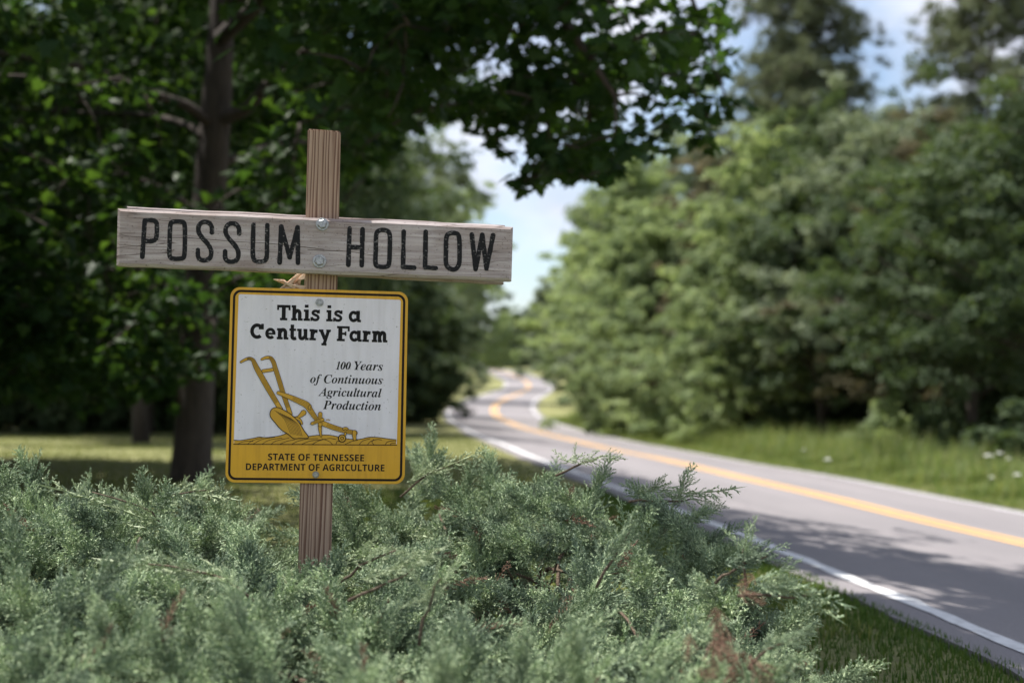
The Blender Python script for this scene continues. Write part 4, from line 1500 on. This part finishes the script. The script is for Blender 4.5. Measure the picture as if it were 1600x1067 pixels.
# far down the road
for i, (px, Y, H, RW, mt, lab) in enumerate(((748, 240, 24.0, 5.4, 'broad', 'far tree left of the last bend, low on the left slope of the sky gap'), (856, 300, 18.0, 4.5, 'broad_grey', 'distant pale tree under the sky gap'), (874, 330, 15, 5, 'broad_dark', 'dark distant tree at the end of the road'),
                                             (902, 250, 15.5, 5, 'broad', 'distant tree right of the far bend'), (922, 175, 14.5, 4.0, 'broad', 'tree right of the far bend, nearest of the distant ones'), (835, 430, 16, 8, 'broad_dark', 'most distant dark tree in the road gap'),
                                             (800, 400, 15, 8, 'broad_dark', 'distant dark tree above the top of the road'), (712, 290, 14, 6, 'broad_dark', 'distant dark tree left of the end of the road'))):
    bl(px, Y, 'broadleaf_tree', H, RW, 0.20 if px < 780 else 0.04, 170 + i, M[mt], lab, W_F, leaf=.5 + Y / 900, n_limb=22)
# dark thickets added to stand in for deep shade inside the right woods
for i, (px, Y, H, RW, lab) in enumerate(((1250, 58, 5.5, 3.4, 'added dark thicket in the middle of the right woods'), (1330, 54, 5.0, 3.2, 'added dark thicket under the cedar and the green broadleaf tree'), (1410, 50, 5.0, 3.2, 'added dark thicket deep below the cedar'),
                                         (1490, 46, 4.6, 3.0, 'added dark thicket between the two pines'), (1570, 42, 4.4, 3.0, 'added dark thicket behind the white wildflowers'), (1660, 38, 4.2, 3.0, 'added dark thicket at the right edge of the photo'),
                                         (1180, 60, 5.0, 3.2, 'added dark thicket behind the low bright green tree'), (1540, 56, 6.0, 3.6, 'added tall dark thicket behind the right-hand pine'), (1440, 64, 6.5, 3.8, 'added tall dark thicket far inside the right woods'))):
    shrub('thicket', bx_(px, Y), Y, H, RW, 260 + i, M['broad_dark'], lab, 'added shade thickets inside the right woods', leaf=.34, clumps=60, per=40, cat='thicket')
# understorey along the right verge
for i, (px, Y, H, RW, mt, lab) in enumerate(((1610, 28, 1.5, 1.2, 'broad_dark', 'dark shrub behind the white flowers at the right edge'), (1480, 33, 1.6, 1.3, 'broad_dark', 'dark shrub at the foot of the right-hand woods'), (1400, 39, 1.6, 1.3, 'broad', 'green shrub in the verge below the cedar'),
                                             (1250, 48, 1.9, 1.5, 'broad_dark', 'dark shrub in the shade of the middle woods'), (1110, 55, 2.2, 1.4, 'broad', 'bright shrub in front of the low green tree'), (1020, 67, 2.4, 1.5, 'broad', 'bright shrub at the verge near the bend'), (978, 88, 2.6, 1.4, 'broad', 'leafy shrub by the inside of the bend'))):
    shrub('shrub', bx_(px, Y), Y, H, RW, 190 + i, M[mt], lab, 'shrubs in the right verge', leaf=.2 + Y / 500, clumps=26, per=22)

# ------------------------------------------------------------------ grass
def grass(name, X_, Y_, hgt, wid, mat, seed):
    rng = np.random.default_rng(seed)
    n_ = len(X_)
    Z_ = ground_z(X_, Y_)
    V0 = np.array([(-.5, 0, 0), (.5, 0, 0), (-.3, 0.12, .55), (.3, 0.12, .55), (0, .42, 1.0)])
    Fq = [0, 1, 3, 2, 2, 3, 4]; sz = [4, 3]
    a = rng.random(n_) * 6.28
    h_ = hgt * rng.uniform(.5, 1.3, n_)
    w_ = wid * rng.uniform(.7, 1.3, n_)
    V = np.empty((n_, 5, 3))
    lean = rng.uniform(.3, 1.4, n_)
    lx = V0[None, :, 0] * w_[:, None]; ly = V0[None, :, 1] * h_[:, None] * lean[:, None]
    V[..., 0] = X_[:, None] + lx * np.cos(a)[:, None] - ly * np.sin(a)[:, None]
    V[..., 1] = Y_[:, None] + lx * np.sin(a)[:, None] + ly * np.cos(a)[:, None]
    V[..., 2] = Z_[:, None] + V0[None, :, 2] * h_[:, None] - 0.01
    Fi = np.array(Fq)[None] + np.arange(n_)[:, None] * 5
    return tag(link(name, mesh_np(name, V.reshape(-1, 3), Fi.ravel(), np.tile(sz, n_)), mat), kind='stuff')


rng = np.random.default_rng(7)


def road_side(s, d):
    """points beside the road: s index along the samples (float), d distance right of the centre"""
    i = np.clip(s.astype(int), 0, len(CLS) - 2); f = s - i
    C_ = CLS[i, :2] * (1 - f)[:, None] + CLS[i + 1, :2] * f[:, None]
    return C_[:, 0] + NR[i, 0] * d, C_[:, 1] + NR[i, 1] * d


# near strip between juniper and asphalt
n_ = 60000
s = rng.uniform(28, 75, n_); d = -3.44 - rng.random(n_) ** 1.3 * 2.2
gx_, gy_ = road_side(s, d)
grass('grass', gx_, gy_, .042, .007, M['shade_grass'], 1)
# lawn on the left
n_ = 70000
ly_ = 5 + 33 * rng.random(n_) ** 1.2; lx_ = -0.42 * ly_ - 2 + (0.5 * ly_ + 3.5) * rng.random(n_)
kx, ky = lx_, ly_
dd = np.array([np.min(np.hypot(CLS[:160, 0] - a, CLS[:160, 1] - b)) for a, b in zip(kx, ky)])
m_ = dd > 3.7
grass('grass', kx[m_], ky[m_], .06, .012, M['grass'], 2)
# tall verge across the road
n_ = 120000
s = 70 + 100 * rng.random(n_) ** 1.1; d = 3.6 + 5.5 * rng.random(n_) ** 1.2
vx, vy = road_side(s, d)
vh = 0.10 + 0.46 * np.clip((d - 3.6) / 2.5, 0, 1)
tuft_ = 0.6 + 0.8 * (np.sin(vx * 2.1 + vy) * np.sin(vy * 0.9 + 1) > 0.1)
grass('tall_grass', vx, vy, vh * tuft_, .022, M['tall_grass'], 3)

# white wildflowers in the verge
def wildflower(px, py_, Y, r_, lab):
    x_ = bx_(px, Y); z_ = gz(x_, Y)
    top = at(px, py_, Y)
    h_ = max(0.25, top[2] - z_)
    root = empty('wildflower', (x_, Y, z_), lab, 'wildflower', 'white wildflowers in the verge')
    mb = MB(); rg = np.random.default_rng(int(px))
    mb.tube([(0, 0, 0), (0.02, 0, h_ * .5), (0, 0, h_ - .03)], [.006, .005, .004], 5)
    for k in range(9):
        a = k * .7
        mb.tube([(0, 0, h_ - .06), (math.cos(a) * r_ * .7, math.sin(a) * r_ * .7, h_ - .005)], [.003, .002], 4)
    mb.build('stem', M['flower_stem'], root)
    mb = MB()
    for k in range(46):
        a = rg.random() * 6.28; q = r_ * math.sqrt(rg.random())
        c_ = np.array([math.cos(a) * q, math.sin(a) * q, h_ + .02 * (1 - (q / r_) ** 2)])
        w_ = r_ * .16
        t1 = rg.normal(size=2) * .35
        mb.add([(c_[0] + w_ * math.cos(j * 1.2566), c_[1] + w_ * math.sin(j * 1.2566), c_[2] + w_ * (t1[0] * math.cos(j * 1.2566) + t1[1] * math.sin(j * 1.2566))) for j in range(5)], [(0, 1, 2, 3, 4)])
    mb.build('bloom', M['petal'], root)


for a in ((1291, 718, 26, .10, 'lone white wildflower near the middle of the right verge'), (1544, 712, 22.5, .10, 'tallest white wildflower near the right edge'), (1560, 708, 22.8, .08, 'white wildflower touching the tallest one on its right'),
          (1588, 742, 22, .085, 'low white wildflower closest to the right edge'), (1548, 746, 22, .05, 'small white wildflower below the tallest one'), (1575, 717, 23, .05, 'small white wildflower between the pair and the right edge'), (1255, 703, 29, .05, 'small white wildflower left of the lone one')):
    wildflower(a[0], a[1], a[2], a[3] * .72, a[4])

# ------------------------------------------------------------------ juniper bed
def spray_template(seed, kind='leafy'):
    """feathery juniper shoot of unit length along +z; list of thin three-sided scale twigs"""
    rng = np.random.default_rng(seed)
    V, Fq = [], []

    def spike(a, b, w0):
        d = b - a
        l_ = np.linalg.norm(d); d = d / l_
        u = np.cross(d, rng.normal(size=3)); u /= np.linalg.norm(u)
        v = np.cross(d, u)
        k = len(V)
        c_ = a + d * l_ * 0.45
        for j in range(3):
            an = j * 2.094
            V.append(c_ + (u * math.cos(an) + v * math.sin(an)) * w0)
        V.append(a); V.append(b)
        for j in range(3):
            j2 = (j + 1) % 3
            Fq.extend([k + j, k + j2, k + 4]); Fq.extend([k + j2, k + j, k + 3])

    bend = rng.normal(size=2) * 0.12

    def axis(t):
        return np.array([bend[0] * t * t, bend[1] * t * t, t])
    leafy = kind == 'leafy'
    nb = 19 if leafy else 22
    for i in range(nb):
        t = 0.02 + 0.95 * (i + rng.random() * .6) / nb
        a = i * 2.4 + rng.normal() * .4
        p0 = axis(t)
        ln = ((0.36 * (1 - t) ** 0.8 + 0.10) if leafy else (0.17 * (1 - t) ** 0.7 + 0.05)) * rng.uniform(.7, 1.25)
        sp = 0.72 if leafy else 0.6
        d = np.array([math.cos(a) * sp, math.sin(a) * sp, 0.8])
        d /= np.linalg.norm(d)
        st = 0.038 if leafy else 0.026
        nt_ = max(2, int(ln / st))
        cur = np.array([0, 0, 0.16]) * ln
        for j in range(nt_):
            f = (j + .6) / nt_
            q = p0 + d * ln * f + cur * f * f
            for sgn in (1, -1):
                if rng.random() < .10: continue
                side = np.cross(d, rng.normal(size=3)); side /= np.linalg.norm(side)
                tl = (0.105 if leafy else 0.06) * (1 - .45 * f) * rng.uniform(.7, 1.3)
                e = d * .85 + side * sgn * .60
                spike(q, q + e / np.linalg.norm(e) * tl, 0.0130 if leafy else 0.0090)
        spike(p0, p0 + d * ln * .6, 0.009)
        spike(p0 + d * ln * .5, p0 + d * ln + cur, 0.0130 if leafy else 0.008)
    for j in range(5):
        spike(axis(j / 5), axis((j + 1.4) / 5), 0.010)
    return np.array(V), Fq, [3] * (len(Fq) // 3)


LEAFY = [spray_template(s_) for s_ in range(6)]
LEADER = [spray_template(40 + s_, 'leader') for s_ in range(3)]

# mounds of the bed: (x, y, top z, rx, ry)
def mound(px, py, Y, rx, ry):
    q = at(px, py, Y)
    return (q[0], q[1], q[2], rx, ry)


BED = {
    'left': [mound(40, 722, 4.1, .62, .50), mound(190, 742, 3.9, .45, .45), mound(285, 745, 4.3, .34, .4), mound(-120, 722, 3.9, .7, .6), mound(120, 850, 3.2, .55, .45), mound(-60, 860, 2.9, .7, .5), mound(300, 850, 3.3, .40, .40), mound(20, 985, 2.45, .5, .4), mound(250, 965, 2.6, .42, .36)],
    'front': [mound(440, 835, 3.35, .30, .32), mound(500, 782, 3.42, .22, .22), mound(565, 835, 3.4, .2, .25), mound(440, 800, 3.55, .2, .22), mound(470, 900, 3.0, .42, .36), mound(560, 985, 2.6, .36, .34), mound(420, 1000, 2.45, .36, .32), mound(620, 880, 3.15, .30, .30), mound(760, 985, 2.75, .34, .32), mound(700, 1040, 2.4, .42, .3), mound(355, 925, 2.9, .3, .3)],
    'back': [mound(655, 675, 4.55, .36, .40), mound(745, 712, 4.4, .34, .4), mound(830, 712, 4.3, .34, .36), mound(900, 720, 4.1, .30, .34), mound(600, 765, 4.3, .28, .3), mound(960, 725, 4.35, .30, .36), mound(1040, 752, 4.2, .24, .3), mound(1105, 800, 3.9, .15, .24), mound(720, 800, 3.95, .30, .28)],
    'edge': [mound(890, 880, 3.4, .30, .34), mound(985, 860, 3.5, .28, .34), mound(1120, 862, 3.35, .20, .28), mound(980, 970, 2.75, .28, .34), mound(1085, 965, 2.85, .17, .28), mound(880, 1010, 2.55, .32, .30), mound(1010, 1060, 2.4, .28, .26), mound(1120, 1030, 2.75, .10, .22)],
}
GLAB = {'left': 'broad blue green juniper at the left, in front of the maple trunk', 'front': 'low blue green juniper in front of the wooden post', 'back': 'juniper behind the post reaching towards the road, right of the plaque', 'edge': 'juniper at the road edge with brown dead sprigs'}
rngj = np.random.default_rng(77)


def mound_top(ms, x_, y_):
    z_ = np.full(len(x_), -9.0)
    for (mx, my, mz, rx, ry) in ms:
        g_ = gz(mx, my)
        q = ((x_ - mx) / rx) ** 2 + ((y_ - my) / ry) ** 2
        hh = mz - 0.05 - g_
        z_ = np.maximum(z_, np.where(q < 1.6, g_ + hh * np.sqrt(np.clip(1 - q * 0.62, 0, 1)), -9))
    return z_


for key, ms in BED.items():
    cx = np.mean([m_[0] for m_ in ms]); cy = np.mean([m_[1] for m_ in ms]); g0 = gz(cx, cy)
    root = empty('juniper_shrub', (cx, cy, g0), GLAB[key], 'shrub')
    O = np.array([cx, cy, g0])
    P, D, LN = [], [], []
    ALLM = sum(BED.values(), [])
    for (mx, my, mz, rx, ry) in ms:
        area = rx * ry
        gm = gz(mx, my); hh = mz - gm - 0.10

        def dome(n_, d0, d1):
            u = rngj.normal(size=(n_, 3)); u[:, 2] = np.abs(u[:, 2]) * 0.9 + 0.02
            u /= np.linalg.norm(u, axis=1)[:, None]
            dp = rngj.uniform(d0, d1, n_)
            p_ = np.stack([mx + u[:, 0] * rx * dp, my + u[:, 1] * ry * dp, gm + u[:, 2] * hh * dp], 1)
            nr = np.stack([u[:, 0] / rx, u[:, 1] / ry, u[:, 2] / hh], 1)
            nr /= np.linalg.norm(nr, axis=1)[:, None]
            bur = np.zeros(n_, bool)
            for (qx, qy, qz, qrx, qry) in ALLM:
                if (qx, qy) == (mx, my): continue
                gq = gz(qx, qy)
                bur |= ((p_[:, 0] - qx) / qrx) ** 2 + ((p_[:, 1] - qy) / qry) ** 2 + ((p_[:, 2] - gq) / (qz - gq)) ** 2 < 0.40
            return p_[~bur], nr[~bur]
        # dim inner growth
        p_, nr = dome(int(area * 200), 0.55, 0.80)
        P.append(p_); D.append(nr * .6 + np.array([0, 0, .3]) + rngj.normal(size=(len(p_), 3)) * .5); LN.append(rngj.uniform(.10, .17, len(p_)))
        # plumes: arching boughs, each carrying a fan of sprays
        p_, nr = dome(int(area * 560), 0.74, 1.0)
        kept = []
        for i in range(len(p_)):
            if all((p_[i] - p_[j]) @ (p_[i] - p_[j]) > 0.0078 for j in kept): kept.append(i)
        flow = np.array([math.cos(mx * 3 + my * 2), -0.5, 0.0]) * 0.35
        for i in kept:
            ho = np.array([nr[i][0], nr[i][1], 0.0])
            d_ = nr[i] * .40 + ho * .55 + flow + np.array([0, 0, .20]) + rngj.normal(size=3) * np.array([.34, .34, .16])
            d_ /= np.linalg.norm(d_)
            if d_[2] > 0.62:
                d_[2] = 0.62; d_ /= np.linalg.norm(d_)
            pl_len = rngj.uniform(.11, .22) * (1.35 if rngj.random() < .15 else 1)
            sd_ = np.cross(d_, [0, 0, 1.0]); sd_ /= np.linalg.norm(sd_) + 1e-6
            up_ = np.cross(sd_, d_)
            ns = 9
            for j in range(ns):
                f = (j + .3) / ns
                an = j * 2.4 + rngj.normal() * .3
                lat = (sd_ * math.cos(an) + up_ * math.sin(an) * .7)
                dd_ = d_ + lat * (.85 - .55 * f) + np.array([0, 0, .18 * f])
                P.append((p_[i] + d_ * pl_len * (f - .15))[None]); D.append(dd_[None])
                LN.append(np.array([rngj.uniform(.085, .13) * (1.15 - .35 * f)]))
            P.append((p_[i] + d_ * pl_len * .85)[None]); D.append(d_[None]); LN.append(np.array([.10]))
    P = np.concatenate(P); D = np.concatenate(D); LN = np.concatenate(LN)
    # leave the post free
    pl_ = np.array(RI)
    loc_ = P @ pl_[:3, :3].T + pl_[:3, 3]
    ok = ~((np.abs(loc_[:, 0]) < 0.10) & (np.abs(loc_[:, 1]) < 0.09))
    P, D, ln = P[ok], D[ok], LN[ok]
    print(key, len(P))
    Vs, Fs, Ss, off = [], [], [], 0
    pick = rngj.integers(0, 6, len(P))
    for t_ in range(6):
        i = pick == t_
        V, Fi, sz = instance(*LEAFY[t_], rand_rot(rngj, i.sum(), D[i]), ln[i], P[i] - O - D[i] / np.linalg.norm(D[i], axis=1)[:, None] * ln[i][:, None] * 0.25)
        Vs.append(V); Fs.append(Fi + off); Ss.append(sz); off += len(V)
    link('foliage', mesh_np('foliage', np.concatenate(Vs), np.concatenate(Fs), np.concatenate(Ss)), M['juniper'], root)
    # woody branches from the root to the sprays
    mb = MB()
    for i in rngj.choice(len(P), min(90, len(P)), False):
        b_ = np.array([rngj.normal() * .12, rngj.normal() * .12, -.02])
        limb(mb, b_, (P[i] - O - np.array([0, 0, .06])) * 0.9, .012, .003, .04, rngj, 6, 5)
    mb.build('branch', M['stem'], root, True)
    # dry twigs inside the bush
    i = rngj.choice(len(P), 34, False)
    V, Fi, sz = instance(*LEADER[1], rand_rot(rngj, len(i), D[i] + rngj.normal(size=(34, 3)) * .5), rngj.uniform(.07, .15, len(i)), P[i] - O + D[i] / np.linalg.norm(D[i], axis=1)[:, None] * .015)
    link('dry_twigs', mesh_np('dry_twigs', V, Fi, sz), M['dead'], root)['label'] = 'dry brown twigs'
    # long pale leaders that stand out of the mass
    if key != 'edge':
        n_ = 10
        i = rngj.choice(len(P), n_, False)
        dd = D[i] * np.array([1, 1, .3]) + np.array([0, 0, .10])
        Vs, Fs, Ss, off = [], [], [], 0
        for t_ in range(3):
            V, Fi, sz = instance(*LEADER[t_], rand_rot(rngj, len(i[t_::3]), dd[t_::3]), rngj.uniform(.2, .34, len(i[t_::3])), P[i[t_::3]] - O - 0.05 * dd[t_::3])
            Vs.append(V); Fs.append(Fi + off); Ss.append(sz); off += len(V)
        link('leader_shoots', mesh_np('leader_shoots', np.concatenate(Vs), np.concatenate(Fs), np.concatenate(Ss)), M['juniper_tip'], root)
    # the runners seen in the photo
    RUN = {'left': [((372, 905, 3.05), (155, 868, 3.0)), ((270, 830, 3.75), (75, 735, 3.7)), ((240, 775, 4.0), (368, 760, 3.9))],
           'front': [((560, 905, 2.95), (692, 878, 2.9)), ((540, 880, 3.2), (662, 848, 3.15)), ((660, 965, 2.8), (705, 870, 2.8))],
           'back': [((1000, 765, 4.1), (1150, 790, 4.0)), ((640, 750, 4.2), (760, 705, 4.2)), ((880, 720, 4.1), (975, 708, 4.1))],
           'edge': [((1170, 905, 2.95), (1322, 942, 2.95)), ((1130, 880, 3.1), (1235, 862, 3.1)), ((1165, 880, 3.2), (1165, 822, 3.2)), ((940, 880, 3.2), (1010, 800, 3.2)), ((1180, 1010, 2.7), (1272, 992, 2.7))]}[key]
    Vs, Fs, Ss, off = [], [], [], 0
    for q, (a, b) in enumerate(RUN):
        mb = MB()
        A, B = at(*a) - O, at(*b) - O
        d_ = B - A; l_ = np.linalg.norm(d_)
        A0 = A - d_ * 0.12 - np.array([0, 0, .04])
        limb(mb, A0, A + d_ * .65, .0040, .0016, .006, rngj, 6, 5)
        mb.build('runner_stem', M['stem'], root, True)
        for w_ in range(2 if key == 'edge' else 1):
            V, Fi, sz = instance(*LEADER[q % 3], rand_rot(rngj, 1, (d_ / l_)[None]), np.array([l_]), A[None])
            Vs.append(V); Fs.append(Fi + off); Ss.append(sz); off += len(V)
        n2 = int(l_ / .035) * (2 if key in ('edge', 'back') else 1)
        tt = rngj.uniform(0, .85, n2)
        pp = A[None] + d_[None] * tt[:, None] + rngj.normal(size=(n2, 3)) * .008
        dd = (d_ / l_)[None] * .8 + rngj.normal(size=(n2, 3)) * .5 + np.array([0, 0, .25])
        V, Fi, sz = instance(*LEADER[(q + 1) % 3], rand_rot(rngj, n2, dd), rngj.uniform(.05, .10, n2) * (1.15 - tt), pp)
        Vs.append(V); Fs.append(Fi + off); Ss.append(sz); off += len(V)
    link('runner_shoots', mesh_np('runner_shoots', np.concatenate(Vs), np.concatenate(Fs), np.concatenate(Ss)), M['juniper_tip'] if key != 'edge' else M['juniper'], root)
    if key == 'edge':
        pts = [(1160, 1015, 2.5, 1), (1165, 1030, 2.48, 1), (1120, 985, 2.5, .8), (1135, 950, 2.6, .7), (1110, 1000, 2.5, .8), (1100, 1030, 2.45, .6), (1180, 905, 2.85, .6), (1150, 925, 2.75, .7), (1085, 1010, 2.45, .6), (1130, 970, 2.55, .8)]
        p_ = np.array([at(a, b, c_) - O for a, b, c_, _ in pts]) + rngj.normal(size=(len(pts), 3)) * .01
        d_ = np.array([(0.25, -.3, -.75)] * len(pts)) + rngj.normal(size=(len(pts), 3)) * .45
        V, Fi, sz = instance(*LEAFY[2], rand_rot(rngj, len(pts), d_), .085 * np.array([q[3] for q in pts]), p_)
        o_ = link('dead_sprigs', mesh_np('dead_sprigs', V, Fi, sz), M['dead'], root)
        o_['label'] = 'rusty brown dead sprigs'

# mulch under the bed
V, Fq = [], []
rng = np.random.default_rng(3)
nb_ = 60
cxb, cyb = -.45, 3.25
for rr_ in np.linspace(0, 1, 14):
    for k in range(nb_):
        a = k / nb_ * 6.2832
        wv = 1 + .05 * math.sin(a * 5) + .03 * math.sin(a * 9)
        x_ = cxb + 1.75 * rr_ * wv * math.cos(a) * (1.25 if math.cos(a) < 0 else .78); y_ = cyb + 1.75 * rr_ * wv * math.sin(a)
        V.append((x_, y_, gz(x_, y_) + .012 + .03 * (1 - rr_)))
for j in range(13):
    for k in range(nb_):
        k2 = (k + 1) % nb_
        Fq += [j * nb_ + k, (j + 1) * nb_ + k, (j + 1) * nb_ + k2, j * nb_ + k2]
tag(link('planting_bed_soil', mesh_np('soil', V, Fq, [4] * (13 * nb_), True), M['mulch']), kind='structure')
